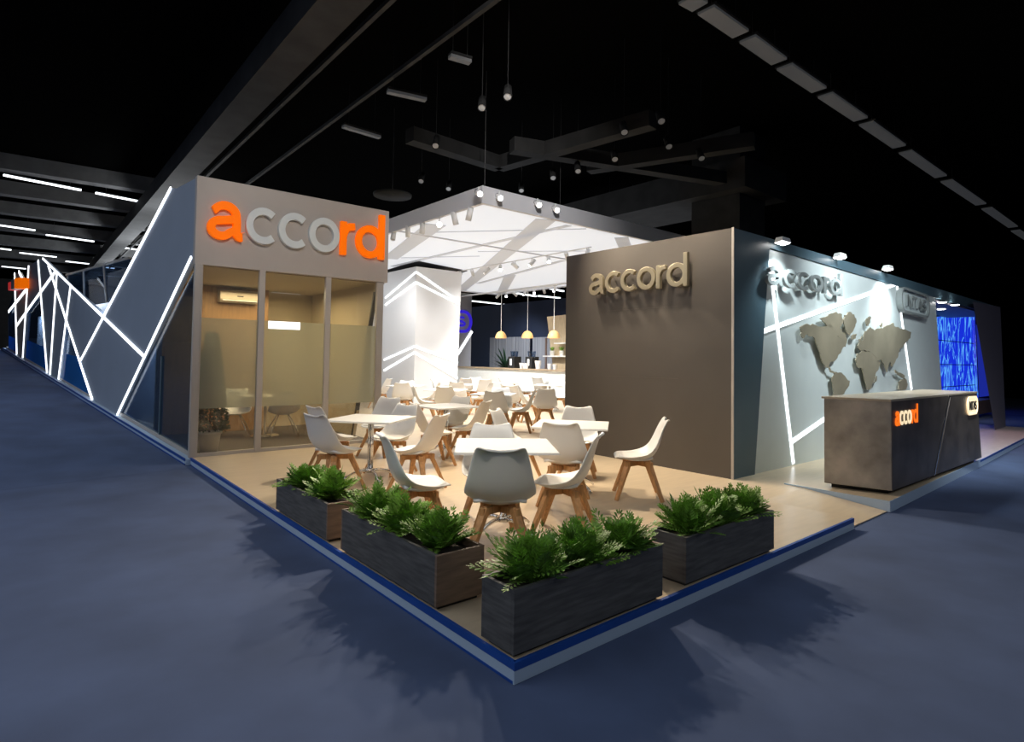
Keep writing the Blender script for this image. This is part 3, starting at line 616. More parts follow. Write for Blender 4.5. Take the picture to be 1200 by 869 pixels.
# ================================================================== FAR RIGHT RECESS: water wall, leaning fin
bm = bmesh.new()
slab(bm, [onb(1140, 353, 1.62), onb(1172, 359.5, 1.62), onz(1178.5, 500, PZ), onz(1166, 503.5, PZ)], (.35, .06, 0)); struct(obj('wall_fin', bm, 'violet'))
bm = bmesh.new(); box(bm, 13.6, 19.2, MB+.02, 3.6, 3.0, 3.04); struct(obj('ceiling_recess', bm, 'violet'))
bm = bmesh.new(); box(bm, 13.0, onb(1166, 430, 3.3).x, 3.3, 3.4, PZ, 3.0); struct(obj('wall_recess_back', bm, 'navy'))
q0, q1 = onb(1097, 371, 2.9), onb(1141, 365, 2.9); q2, q3 = onb(1146, 489, 2.9), onb(1097, 489, 2.9)
ww = tag(obj_empty('water_wall', (q0+q2)/2), 'glowing blue water wall panel in the recess beyond the counter', 'water wall')
L0 = ww.location
bm = bmesh.new(); slab(bm, [Vector((q0.x, 2.9, PZ))-L0, Vector((q2.x, 2.9, PZ))-L0, Vector((q1.x, 2.9, q1.z))-L0, Vector((q0.x, 2.9, q0.z+.0))-L0], (0, .08, 0)); obj('screen', bm, 'water', ww)
for z in (.95, 1.6, 2.3):
    bm = bmesh.new(); box(bm, q0.x-L0.x, q1.x-L0.x, -.006, .01, 0, .02)
    for v in bm.verts: v.co.y += 2.9-L0.y-.004; v.co.z += z-L0.z
    obj('joint', bm, 'led' if z < 0 else 'chrome', ww)
bm = bmesh.new(); bar(bm, Vector((q1.x, 2.88, q1.z))-L0, Vector((q2.x, 2.88, PZ))-L0, .09, .04, up=(0, 1, 0)); obj('edge_profile', bm, 'chrome', ww)
bm = bmesh.new(); slab(bm, [Vector((q0.x, 2.86, q0.z))-L0, Vector((q1.x, 2.86, q1.z))-L0, Vector((q1.x, 2.86, q1.z+.25))-L0, Vector((q0.x, 2.86, q0.z+.22))-L0], (0, .1, 0)); obj('header', bm, 'violet', ww)
bm = bmesh.new(); box(bm, q1.x+.1, onb(1164, 430, 3.1).x, 3.1, 3.2, PZ+.4, 3.0); struct(obj('wall_recess_blue', bm, 'deepblue'))
bm = bmesh.new(); p, q = onb(1147, 478, 2.5), onb(1168, 505, 2.5); box(bm, 18.3, 22.5, 2.45, 2.85, PZ, PZ+.42); bevel(tag(obj('bench', bm, 'brownwood'), 'brown wooden bench at the foot of the blue water wall', 'bench'), .01)
for k, (x, y) in enumerate(((1104, 354), (1119, 357), (1103, 362))):
    p = onz(x, y, 2.995); bm = bmesh.new(); lathe(bm, [(.001, -.012), (.07, -.012), (.085, -.006), (.085, .0), (.001, .0)], 16, p); tag(obj('downlight', bm, 'lens'), ('recessed downlight, nearest the map wall top', 'recessed downlight, the one nearest the leaning fin', 'lower recessed downlight above the water wall')[k], 'light', 'downlights in the recess ceiling')
lamp('recess_spot', 'SPOT', (14.9, .9, 2.95), 70, (1, .66, .76), to=(14.6, .5, 0), spot=62, blend=1)
lamp('recess_spot', 'SPOT', (18.6, 1.9, 2.8), 60, (1, .9, .8), to=(19.5, 2.6, .4), spot=70, blend=1)  # added spot that brightens the bench
lamp('recess_spot', 'SPOT', (13.0, .9, 2.95), 60, (1, .66, .76), to=(12.6, .5, 0), spot=60, blend=1)
# ================================================================== RECEPTION COUNTER
KB = .138; KZ = PZ+.012
ct = thing('reception_counter', 'bronze-grey reception counter with lit signs in front of the map wall', 'counter', (5.65, KB, KZ))
o_ = ct.location
def cs(pts_lo, pts_hi, m, nm, bv=.006):
    bm = bmesh.new(); hexa(bm, [Vector(p)-o_ for p in pts_lo], [Vector(p)-o_ for p in pts_hi]); return bevel(obj(nm, bm, m, ct), bv)
zt = 1.175; zb = KZ+.055
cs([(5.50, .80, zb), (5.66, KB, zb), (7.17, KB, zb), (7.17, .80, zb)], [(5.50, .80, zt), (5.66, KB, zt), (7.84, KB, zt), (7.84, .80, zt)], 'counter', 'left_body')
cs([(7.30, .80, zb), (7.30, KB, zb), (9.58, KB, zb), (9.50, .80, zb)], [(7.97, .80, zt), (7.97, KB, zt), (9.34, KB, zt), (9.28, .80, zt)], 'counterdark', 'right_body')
cs([(7.0, .78, zb+.01), (7.0, KB+.08, zb+.01), (7.9, KB+.08, zb+.01), (7.9, .78, zb+.01)], [(7.5, .78, zt-.01), (7.5, KB+.08, zt-.01), (8.2, KB+.08, zt-.01), (8.2, .78, zt-.01)], 'ink', 'recess')
cs([(5.50, .83, zt), (5.65, KB-.005, zt), (9.35, KB-.005, zt), (9.30, .83, zt)], [(5.50, .83, zt+.025), (5.65, KB-.005, zt+.025), (9.35, KB-.005, zt+.025), (9.30, .83, zt+.025)], 'countertop', 'worktop', .003)
cs([(5.60, .76, KZ), (5.76, KB+.07, KZ), (9.45, KB+.07, KZ), (9.40, .76, KZ)], [(5.60, .76, zb), (5.76, KB+.07, zb), (9.45, KB+.07, zb), (9.40, .76, zb)], 'ink', 'toe_kick')
bm = bmesh.new(); bar(bm, Vector((7.19, KB-.004, zb))-o_, Vector((7.86, KB-.004, zt))-o_, .025, .012, up=(0, 1, 0)); obj('metal_edge', bm, 'chrome', ct)
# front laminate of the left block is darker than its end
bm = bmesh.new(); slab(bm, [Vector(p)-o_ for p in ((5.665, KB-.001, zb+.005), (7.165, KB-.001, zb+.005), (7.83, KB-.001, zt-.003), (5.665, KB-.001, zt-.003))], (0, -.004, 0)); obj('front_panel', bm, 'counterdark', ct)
sg = word('letter_sign', 'small lit orange and cream letters on the reception counter front', lambda x, y, z: Vector((5.755+x*.775, KB-.006-z, .893+y*.168)), .012, ['gloworange', 'glowcream', 'glowcream', 'glowcream', 'gloworange', 'gloworange'])
pill('badge_sign', 'lit cream pill badge with dark capitals on the reception counter front', lambda x, y, z: Vector((9.02+x, KB-.006-z, 1.0+y)), .014, 'glowcream', 'ink', .56, .25, 'glowcream')
# ================================================================== BAR AREA
bt = thing('bar_counter', 'long white bar counter with wooden top at the back of the stand', 'bar', (13.5, 16, PZ)); o_ = bt.location
def part(par, nm, m, x0, x1, y0, y1, z0, z1):
    bm = bmesh.new(); p = par.location; box(bm, x0-p.x, x1-p.x, y0-p.y, y1-p.y, z0-p.z, z1-p.z); return obj(nm, bm, m, par)
part(bt, 'front', 'barwhite', 13.5, 14.1, 11.0, 20.6, PZ, 1.15); part(bt, 'top', 'bartop', 13.42, 14.2, 10.9, 20.7, 1.15, 1.20)
bm = bmesh.new(); box(bm, 18.5, 18.8, 8, 32, 0, 4.6); struct(obj('wall_navy', bm, 'navy'))
bm = bmesh.new()
n = 40
lo = []; pts = []
for i in range(n+1):
    y = 20.6+3.4*i/n; pts.append((18.35-.05*math.cos(i*PI/2*1.2), y))
vs = [[bm.verts.new((x, y, z)) for x, y in pts] for z in (.002, 2.75)]
for i in range(n): bm.faces.new((vs[0][i], vs[0][i+1], vs[1][i+1], vs[1][i]))
o = obj('curtain', bm, 'curtain'); o.modifiers.new('t', 'SOLIDIFY').thickness = .01; tag(o, 'pale grey curtain hanging on the navy wall behind the bar', 'curtain')
t = thing('doorway_panel', 'grey lit alcove with dark opening on the navy wall behind the bar', 'panel', (18.4, 18, PZ))
part(t, 'panel', 'curtain', 18.3, 18.45, 15.2, 20.4, .002, 2.7); part(t, 'dark_opening', 'ink', 18.27, 18.29, 15.6, 17.6, PZ, 2.3)
for k, y in enumerate((18.3, 19.3)): part(t, 'slat', 'brownwood', 18.26, 18.3, y, y+.12, PZ, 2.65)
t = thing('shelf_unit', 'leaning pale wood shelf unit behind the right end of the bar', 'shelf', (15.2, 13.6, PZ)); P_ = t.location
bm = bmesh.new()
pa = [ona(x, y, 15.2) for x, y in ((641, 371), (668, 368), (668, 440), (649, 440))]; slab(bm, [p-P_ for p in pa], (.12, 0, 0)); obj('back_panel', bm, 'palewood', t)
bm = bmesh.new(); box(bm, .02, .10, pa[2].y-P_.y, pa[3].y-P_.y, 0, pa[2].z-P_.z); obj('base', bm, 'palewood', t)
for k, (x0, x1, y) in enumerate(((640, 668, 416.5), (653, 668, 401.5))):
    p, q = ona(x0, y, 15.0), ona(x1, y, 15.0); bm = bmesh.new(); box(bm, -.4, .0, q.y-P_.y, p.y-P_.y, p.z-.05-P_.z, p.z-P_.z); obj('shelf', bm, 'white', t)
for k, (x, y) in enumerate(((647, 416.5), (658, 416.5))):
    p = ona(x, y, 15.0); t = thing('potted_plant', ('small green plant in a white pot on the bar shelf, left one', 'small white potted plant on the bar shelf, right one')[k], 'plant', p)
    bm = bmesh.new(); lathe(bm, [(.001, 0), (.08, 0), (.1, .2), (.08, .2), (.001, .18)], 12); obj('pot', bm, 'pot', t)
    bm = bmesh.new()
    for i in range(60):
        a = random.random()*6.28; d_ = Vector((math.cos(a)*.5, math.sin(a)*.5, random.uniform(.4, 1))).normalized(); s = d_.cross(Vector((0, 0, 1))).normalized()*.02; c = Vector((0, 0, .18)); l = random.uniform(.12, .25)
        bm.faces.new([bm.verts.new(c+x) for x in (-s*.3, s+d_*l*.5, d_*l, -s+d_*l*.5)])
    obj('foliage', bm, 'fern', t)
for k, x in enumerate((602.5, 623)):
    p = ona(x, 431, 13.9); p.z = 1.2
    t = thing('coffee_machine', ('black coffee machine on the bar, the left of the two', 'black coffee machine on the bar, the right of the two')[k], 'coffee machine', p, 0, 'coffee machines on the bar')
    bm = bmesh.new(); box(bm, -.18, .22, -.20, .20, .0, .48); bevel(obj('body', bm, 'darkmetal', t), .02)
    bm = bmesh.new(); box(bm, -.19, -.18, -.05, .05, .12, .38); obj('display', bm, 'led', t)
    for s in (-1, 1): bm = bmesh.new(); lathe(bm, [(.001, .48), (.07, .48), (.095, .70), (.001, .70)], 12, (0, s*.11, 0)); obj('bean_hopper', bm, 'sideglass', t)
for k, (x, y, s) in enumerate(((611, 431, 1), (614.5, 431, .9), (617, 431, 1), (644, 432, 1), (650, 432, .9), (630.5, 432, 1.5))):
    p = ona(x, y, 13.65); p.z = 1.2
    bm = bmesh.new(); lathe(bm, [(.001, 0), (.06*s, 0), (.09*s, .22*s), (.08*s, .22*s), (.05*s, .02), (.001, .02)], 12, p)
    tag(obj('cup_stack', bm, 'white'), ('white cups between the coffee machines, leftmost', 'white cups between the coffee machines, middle', 'white cups between the coffee machines, nearest the right machine', 'white crockery pile near the bar shelf, left', 'white crockery pile near the bar shelf, right', 'tall white cups right of the second coffee machine')[k], 'cups')
p = ona(593, 430, 15.5); t = thing('tall_plant', 'dark leafy plant behind the bar in front of the curtain', 'plant', (p.x, p.y, PZ))
bm = bmesh.new(); lathe(bm, [(.001, 0), (.2, 0), (.26, .7), (.24, .7), (.001, .65)], 16); obj('pot', bm, 'darkmetal', t)
bm = bmesh.new()
for i in range(70):
    a = random.random()*6.28; el = random.uniform(.3, 1.3); l = random.uniform(.7, 1.5); pr = None
    for j in range(5):
        u = j/4; c = Vector((math.cos(a)*math.cos(el)*l*u, math.sin(a)*math.cos(el)*l*u, .95+math.sin(el)*l*u-.35*u*u)); w = .05*math.sin(PI*(u*.9+.08)); s = Vector((-math.sin(a), math.cos(a), 0))*w
        cur = (bm.verts.new(c-s), bm.verts.new(c+s))
        if pr: bm.faces.new((pr[0], pr[1], cur[1], cur[0]))
        pr = cur
tube(bm, [(0, 0, .65), (0, 0, 1.2)], .03, 6); obj('foliage', bm, 'shrub', t)
for k, x in enumerate((587, 618, 649)):
    p = ona(x, 396, 13.3); z0 = p.z
    t = thing('pendant_lamp', ('dome pendant lamp over the bar, left of three', 'dome pendant lamp over the bar, middle of three', 'dome pendant lamp over the bar, right of three')[k], 'lamp', (p.x, p.y, z0), 0, 'bamboo dome pendants over the bar')
    bm = bmesh.new(); R = .235; lathe(bm, [(R*math.cos(a), R*1.25*math.sin(a)) for a in [i*PI/2*.97/8 for i in range(9)]]+[(.012, R*1.32)]+[((R-.015)*math.cos(a), (R-.015)*1.22*math.sin(a)) for a in [i*PI/2*.97/8 for i in range(8, -1, -1)]], 24); obj('shade', bm, 'bamboo', t, True)
    bm = bmesh.new(); lathe(bm, [(.001, .08), (.06, .1), (.07, .15), (.04, .2), (.001, .22)], 12); obj('bulb', bm, 'lens', t)
    bm = bmesh.new(); tube(bm, [(0, 0, R*1.3), (0, 0, 4.36-z0)], .012, 6); obj('cord', bm, 'white', t)
bm = bmesh.new(); bar(bm, (13.3, 10.5, 4.38), (13.3, 21, 4.38), .08, .06); tag(obj('ceiling_rail', bm, 'fixture'), 'grey rail over the bar that carries the dome pendants', 'rail')
# grey blade wall with blue ring sign behind the column
b_ = 22.5
g0, g1 = onb(534, 344, b_), onb(553, 344, b_)
bm = bmesh.new(); box(bm, g0.x-1.2, g1.x, b_, b_+.3, PZ, g1.z); struct(obj('wall_blade', bm, 'bladegrey'))
cc = onb(541, 376.5, b_); e1 = onb(551.5, 376.5, b_)
R_ = (onb(541, 365, b_).z-onb(541, 388, b_).z)
pill('badge_sign', 'blue ring badge on the grey blade wall beside the white column', lambda x, y, z: Vector((e1.x-1.6+x, b_-.005-z, cc.z+y)), .05, 'signblue', 'signblue', 3.2, R_*1.0, None, .24)
stripe('light_strip', onb(536, 415, b_), onb(553, 388, b_), (0, -1, 0), .13, 'short slanting LED line under the blue ring badge', .03)
# ================================================================== CHAIRS
PROF = [(-.285, .800, .110, -.012), (-.280, .814, .155, -.006), (-.266, .803, .175, .0), (-.246, .74, .192, .012), (-.226, .655, .212, .028), (-.205, .565, .232, .042),
        (-.178, .490, .248, .058), (-.130, .425, .252, .075), (-.065, .392, .248, .080), (.025, .388, .240, .062), (.11, .405, .228, .034), (.18, .420, .205, .022), (.225, .424, .172, .010), (.243, .415, .12, .0)]
def shell_bm(sc=1.0):
    """one-piece tub shell: grid swept along the side profile (y forward, z up)"""
    bm = bmesh.new(); rows = []; n = len(PROF); K = 10
    for i, (y, z, hw, curl) in enumerate(PROF):
        a = PROF[max(0, i-1)]; b = PROF[min(n-1, i+1)]; t = Vector((0, b[0]-a[0], b[1]-a[1])).normalized(); nn = Vector((0, -t.z, t.y))
        if i < 8 and nn.y < 0: nn = -nn
        if i >= 8 and nn.z < 0: nn = -nn
        r = []
        for k in range(K+1):
            u = -1+2*k/K; off = curl*abs(u)**2.4
            dip = -.022*(1-u*u)*max(0, 1-i/2.6)+(.008*abs(u) if i < 3 else 0)
            back = -.020*max(0, 1-i/3.0)*abs(u)**2
            p = Vector((hw*math.copysign(abs(u)**.95, u) if u else 0, y, z))+nn*off; p.z += dip; p.y += back
            r.append(bm.verts.new(p*sc if sc != 1 else p))
        rows.append(r)
    for i in range(n-1):
        for k in range(K): bm.faces.new((rows[i][k], rows[i][k+1], rows[i+1][k+1], rows[i+1][k]))
    return bm
def make_chair():
    t = thing('dining_chair', '', 'chair'); t.scale = (1.06,)*3
    o = obj('shell', shell_bm(), 'shell', t, True)
    md = o.modifiers.new('thick', 'SOLIDIFY'); md.thickness = .014; md.offset = -1
    md = o.modifiers.new('sub', 'SUBSURF'); md.levels = 1; md.render_levels = 1
    bm = bmesh.new(); rows = []     # seat pad
    for i, (y, z, hw) in enumerate(((-.135, .440, .16), (-.10, .430, .185), (-.03, .421, .192), (.06, .419, .188), (.13, .428, .178), (.18, .437, .16), (.200, .432, .13))):
        rows.append([bm.verts.new((hw*u, y, z+.010*(u*u)-.012*abs(u)**6)) for u in (-1, -.8, -.4, 0, .4, .8, 1)])
    for i in range(6):
        for k in range(6): bm.faces.new((rows[i][k], rows[i][k+1], rows[i+1][k+1], rows[i+1][k]))
    o = obj('seat_cushion', bm, 'cushion', t, True); md = o.modifiers.new('thick', 'SOLIDIFY'); md.thickness = .022; md.offset = -1
    bm = bmesh.new()
    for sx in (-1, 1): bar(bm, (sx*.13, -.13, .350), (-sx*.13, .13, .350), .046, .050)
    box(bm, -.06, .06, -.06, .06, .372, .392); bevel(obj('cross_frame', bm, 'oak', t), .004)
    for sx in (-1, 1):
        for sy in (-1, 1):
            bm = bmesh.new(); bar(bm, (sx*.098, sy*.098, .372), (sx*.222, sy*.228, 0), .062, .042, up=(sx, sy, 0), w2=.034, h2=.028)
            bevel(obj('leg', bm, 'oak', t), .004)
    return t
def copy_tree(o, parent=None):
    c = o.copy(); COL.objects.link(c)
    if parent: c.parent = parent
    for ch in o.children: copy_tree(ch, c)
    return c
def ray_ang(x): v = ray(x, 420); return math.atan2(v.y, v.x)
def place(o, P, face): o.location = P; o.rotation_euler = (0, 0, face-PI/2)
proto = make_chair(); used = [False]
def chair(x, y, rel, label, group='white shell chairs around the tables', foot=None):
    """(x, y): pixel of the middle of the chair's back edge; rel: 0 = back to the viewer, +90 = facing left"""
    face = ray_ang(x)+math.radians(rel); P = onz(x, y, PZ+.853)
    P = Vector((P.x, P.y, PZ))+Vector((math.cos(face), math.sin(face), 0))*.29
    o = proto if not used[0] else copy_tree(proto); used[0] = True
    place(o, P, face); tag(o, label, 'chair', group); return o
CH = [
 (369, 486, -52, 'white shell chair at the left side of the front-left table, nearest the ferns'),
 (368, 476.5, -60, 'white shell chair half hidden behind the leftmost chair of the front-left table'),
 (477, 474, 138, 'white shell chair at the far right corner of the front-left table, seat facing left'),
 (517, 486, 62, 'white shell chair right of the front-left table, turned left with its back to us'),
 (449, 510, -78, 'white shell chair turned right, just behind the second fern planter'),
 (587, 526, 0, 'white shell chair nearest the camera with its back to us at the front centre table'),
 (577, 497, 176, 'white shell chair facing us from behind the front centre table'),
 (701, 510, 82, 'white shell chair in profile at the right side of the front centre table'),
 (657, 496, -8, 'white shell chair with its back to us at the table by the dark wall'),
 (678, 476.5, 178, 'white shell chair facing us behind the table by the dark wall'),
 (779, 491, 98, 'white shell chair in profile standing alone before the dark wall'),
 (581, 480, -112, 'white shell chair turned right, behind the one facing us across the front centre table'),
 (541, 464.5, 140, 'white shell chair facing left at the right of the middle table'),
 (570, 470, 66, 'white shell chair at the right front of the middle table, in profile'),
 (457, 465.5, 150, 'white shell chair partly behind the glass room edge, facing us'),
 (486, 472.5, -72, 'white shell chair at the left of the middle table, turned right'),
 (471, 448.5, -6, 'white shell chair with its back to us at the table under the chevron column'),
 (477, 446, 178, 'white shell chair facing us at the table under the chevron column'),
 (484, 450.5, -88, 'white shell chair turned right between the two tables by the chevron column'),
 (521, 453, -14, 'white shell chair with its back to us right of the chevron column foot'),
 (515, 448, 78, 'white shell chair turned left below the right edge of the chevron column'),
 (456, 443.5, 62, 'white shell chair leaning into view beside the glass room, before the column'),
 (506, 444.5, -92, 'slim view of a white shell chair turned right at the foot of the chevron column'),
 (579, 458.5, -10, 'white shell chair with its back to us in the middle of the seating area'),
 (627, 457, 82, 'white shell chair in profile left of the chair beside the dark wall edge'),
 (640, 455.5, 4, 'white shell chair with its back to us beside the left edge of the dark wall'),
 (597, 451.5, 2, 'grey-shaded white shell chair with its back to us behind the profile chair'),
 (535, 447.5, -5, 'white shell chair with its back to us in the row before the bar, left'),
 (557, 442, 178, 'white shell chair facing us in front of the bar, left of the middle'),
 (569, 444.5, 2, 'white shell chair, back to us, in front of the bar under the left pendant'),
 (576, 448, 70, 'white shell chair turned left in the row behind the middle seating'),
 (585, 443, -88, 'white shell chair turned right in front of the bar, under the left pendant'),
 (617, 443, 178, 'white shell chair facing us in front of the bar, under the middle pendant'),
 (641, 446, 68, 'white shell chair turned left in front of the bar, under the right pendant'),
 (587, 454, 178, 'white shell chair facing us behind the back-turned chair in the middle'),
 (607, 451.5, -80, 'white shell chair turned right just left of the profile chair'),
 (656, 447, 178, 'white shell chair facing us hard against the dark wall edge'),
 (546, 443, 10, 'white shell chair with its back to us at the bar, beyond the column foot'),
 (629, 442.5, -2, 'white shell chair with its back to us under the right bar pendant'),
]
for x, y, rel, lab in CH: chair(x, y, rel, lab)
p = onz(274, 512, PZ+.012); meeting_chair(p, math.radians(160), 'white shell chair on chrome legs behind the left glass pane')
p = onz(331, 511, PZ+.012); meeting_chair(p, ray_ang(331)-PI/2+.15, 'white shell chair on chrome legs behind the middle glass pane')
t = thing('meeting_table', 'round white table inside the glass room', 'table', (1.55, TB+1.75, PZ+.012))
bm = bmesh.new(); lathe(bm, [(.001, .71), (.45, .71), (.455, .735), (.001, .74)], 36); obj('tabletop', bm, 'top', t)
bm = bmesh.new(); lathe(bm, [(.001, 0), (.26, 0), (.25, .015), (.03, .03), (.03, .71), (.001, .71)], 24); obj('pedestal', bm, 'chrome', t, True)
# ================================================================== TABLES
def make_table():
    t = thing('cafe_table', '', 'table')
    bm = bmesh.new(); box(bm, -.42, .42, -.42, .42, .724, .746); bevel(obj('tabletop', bm, 'top', t), .004)
    bm = bmesh.new()
    for a in range(4):
        c, s = math.cos(a*PI/2+PI/4), math.sin(a*PI/2+PI/4); tube(bm, [(c*.024, s*.024, .12), (c*.024, s*.024, .71)], .0125, 10)
    box(bm, -.12, .12, -.12, .12, .708, .724); obj('column', bm, 'chrome', t, True)
    bm = bmesh.new(); lathe(bm, [(.001, .09), (.045, .09), (.06, .12), (.045, .14), (.001, .14)], 16); obj('hub', bm, 'chrome', t, True)
    for a in range(4):
        c, s = math.cos(a*PI/2+PI/4), math.sin(a*PI/2+PI/4)
        pts = [(c*r, s*r, z) for r, z in ((.04, .115), (.12, .118), (.21, .095), (.29, .055), (.345, .018))]
        bm = bmesh.new(); tube(bm, pts, .020, 8, .013); obj('leg', bm, 'chrome', t, True)
    return t
tp = make_table(); tused = [False]
def table(x, y, ang, label):
    P = onz(x, y, PZ+.746); o = tp if not tused[0] else copy_tree(tp); tused[0] = True
    o.location = (P.x, P.y, PZ); o.rotation_euler = (0, 0, math.radians(ang)); tag(o, label, 'table', 'square white cafe tables')
for x, y, a, l in (
 (435, 489.5, 38, 'square white cafe table before the glass room, at the front left'),
 (591, 521, -36, 'square white cafe table at the front centre, nearest the ferns'),
 (670, 496.5, -50, 'square white cafe table next to the dark feature wall'),
 (523, 475, 0, 'square white cafe table in the middle, behind the front-left table'),
 (477, 451.5, 40, 'square white cafe table under the chevron column, left'),
 (523, 456, 40, 'square white cafe table right of the chevron column foot'),
 (579, 461, 40, 'square white cafe table in the middle, beyond the back-turned chair'),
 (539, 450, 40, 'square white cafe table in the row before the bar, left'),
 (644, 450.5, 40, 'square white cafe table beside the far edge of the dark wall'),
 (603, 448, 40, 'square white cafe table before the bar, under the middle pendant')): table(x, y, a, l)
# ================================================================== PLANTERS
def planter(x0, x1, y0, y1, hgt, label):
    t = thing('planter_box', label, 'planter', ((x0+x1)/2, (y0+y1)/2, PZ), 0, 'long wooden planter boxes')
    a, b = (x1-x0)/2, (y1-y0)/2; w = .022; lx = a > b
    ends = 'planterend' if not lx else 'planter'; sides = 'planter'
    for (p0, p1, q0, q1, m, nm) in ((-a, a, -b, -b+w, 'planterend' if not lx else 'planter', 'end_panel' if not lx else 'side_panel'), (-a, a, b-w, b, 'planterend' if not lx else 'planter', 'end_panel' if not lx else 'side_panel'),
                          (-a, -a+w, -b+w, b-w, 'planter', 'side_panel' if not lx else 'end_panel'), (a-w, a, -b+w, b-w, 'planterend', 'side_panel' if not lx else 'end_panel')):
        bm = bmesh.new(); box(bm, p0, p1, q0, q1, .025, hgt); bevel(obj(nm, bm, m, t), .002)
    bm = bmesh.new(); box(bm, -a+w, a-w, -b+w, b-w, .03, hgt-.045); obj('soil', bm, 'soil', t)
    bm = bmesh.new(); box(bm, -a+.03, a-.03, -b+.03, b-.03, 0, .03); obj('plinth', bm, 'darkmetal', t)
    return t
PL = [((.0, .33, 2.33, 3.56), .31, 2, 'grey-brown planter box farthest left, before the glass room'),
      ((.0, .35, .72, 2.07), .325, 3, 'grey-brown planter box second from the left, along the platform edge'),
      ((.0, 1.22, .012, .28), .345, 3, 'dark wooden planter box on the front corner of the platform'),
      ((1.50, 2.70, .03, .31), .325, 3, 'dark wooden planter box on the right, behind the corner one')]
def fern(loc, L, Rad, seed, label):
    rnd = random.Random(seed); bm = bmesh.new()
    for i in range(130):
        a = rnd.random()*2*PI; el = math.radians(rnd.choice((rnd.uniform(62, 88), rnd.uniform(42, 72), rnd.uniform(28, 58)))); l = L*rnd.uniform(.55, 1.05); droop = rnd.uniform(.05, .5)
        ca, sa = math.cos(a), math.sin(a); base = Vector((rnd.uniform(-.05, .05), rnd.uniform(-.05, .05), 0)); N = 10; pts = []
        for j in range(N+1):
            u = j/N; rad = math.cos(el)*l*u*(1+.15*u); z = math.sin(el)*l*u-droop*l*u*u*.75
            pts.append(base+Vector((ca*rad, sa*rad, z)))
        side = Vector((-sa, ca, 0)); tw = rnd.uniform(-.5, .5)
        for j in range(1, N):
            t_ = (pts[j+1]-pts[j-1]).normalized(); up = side.cross(t_); sd = (side*math.cos(tw)+up*math.sin(tw)); u = j/N
            ll = .062*math.sin(PI*min(1, u*.82+.14))**.7; ww = .020
            for s in (-1, 1):
                d_ = (sd*s+t_*.85).normalized(); p = pts[j]
                vs = [bm.verts.new(q) for q in (p-t_*ww*.6, p+d_*ll*.55-t_*ww*.5+up*.004, p+d_*ll, p+d_*ll*.5+t_*ww*.7)]
                bm.faces.new(vs)
        d_ = (pts[-1]-pts[-2]); vs = [bm.verts.new(q) for q in (pts[-2]-side*.008, pts[-1]+d_*.4, pts[-2]+side*.008)]; bm.faces.new(vs)
    o = obj('fern_plant', bm, 'fern'); o.location = loc; return tag(o, label, 'plant', 'artificial ferns in the planter boxes')
pos_w = {2: ('left', 'right'), 3: ('left', 'middle', 'right')}
k = 0
for (dims, hgt, n, lab) in PL:
    x0, x1, y0, y1 = dims; planter(x0, x1, y0, y1, hgt, lab); lx = (x1-x0) > (y1-y0)
    where = ('the farthest left planter', 'the second planter from the left', 'the front corner planter', 'the right-hand planter')[PL.index((dims, hgt, n, lab))]
    for j in range(n):
        f_ = (j+.5)/n; f_ = .5+(f_-.5)*.92
        if lx: p = (x0+(x1-x0)*f_, (y0+y1)/2+random.uniform(-.01, .01), PZ+hgt-.05)
        else: p = ((x0+x1)/2, y1+(y0-y1)*f_, PZ+hgt-.05)
        fern(p, .30+.02*((j*7+k) % 3), .2, 100+k, 'bushy green fern in %s, %s one' % (where, pos_w[n][j])); k += 1
# ================================================================== HALL: tubes, duct, beams, column
def hall_tube(x0, y0, x1, y1, z, label, m='tube', w=.10, h=.06, dirx=None):
    p = onz(x0, y0, z); q = onz(x1, y1, z)
    if dirx:        # keep the fitting horizontal along one hall direction
        v = ray(dirx, 427); v.z = 0; v.normalize(); n = Vector((-v.y, v.x, 0)); r2 = ray(x1, y1); tt = -((CAM-p).dot(n))/r2.dot(n); q = CAM+r2*tt; q.z = p.z
    t = thing('tube_light', label, 'light', p, 0, 'hall ceiling tube lights')
    bm = bmesh.new(); bar(bm, (0, 0, h/2+.02), q-p+Vector((0, 0, h/2+.02)), w*1.25, .04); obj('housing', bm, 'beam', t)
    bm = bmesh.new(); bar(bm, (0, 0, 0), q-p, w, h); obj('tube', bm, m, t)
    for f_ in (.15, .85): c = (q-p)*f_; bm = bmesh.new(); tube(bm, [c+Vector((0, 0, h/2+.04)), (c.x, c.y, 7.2-p.z)], .006, 5); obj('wire', bm, 'darkmetal', t)
    return t
for x0, y0, x1, y1, lab in ((4, 205, 95, 222, 'brightest hall tube light, top row at the far left edge'), (112, 226, 187, 241, 'hall tube light in the top row beside the tower'), (-20, 261, 41, 272, 'hall tube light in the second row at the left edge'),
      (54, 275, 110, 286, 'hall tube light, middle of the second row'), (122, 287, 160, 295, 'hall tube light, right of the second row'), (-10, 290, 13, 295, 'hall tube light in the third row at the left edge'), (23, 296, 66, 304, 'hall tube light, middle of the third row'),
      (77, 306, 116, 313, 'hall tube light in the third row above the wall peak'), (122, 313, 134, 316, 'short hall tube light seen over the glass screen'), (2, 312, 30, 317, 'hall tube light in the fourth row at the left edge')):
    hall_tube(x0, y0, x1, y1, 6.6, lab, 'tube', .085 if y0 < 250 else .11, .05, 1150)
for k, (x0, y0, x1, y1) in enumerate(((553, 352.5, 586, 356), (590, 356.5, 611, 358), (603, 343, 628, 347), (631, 346.5, 656, 349), (640, 337, 660, 341))):
    hall_tube(x0, y0, x1, y1, 6.0, 'hall tube light beyond the bar, %s' % ('leftmost', 'second from the left', 'upper middle', 'right', 'upper right')[k], 'tube', .16, .08)
names9 = ('topmost', 'second from the top', 'third from the top', 'fourth from the top', 'fifth from the top', 'sixth from the top', 'third from the bottom', 'second from the bottom', 'lowest full one', 'last at the right edge')
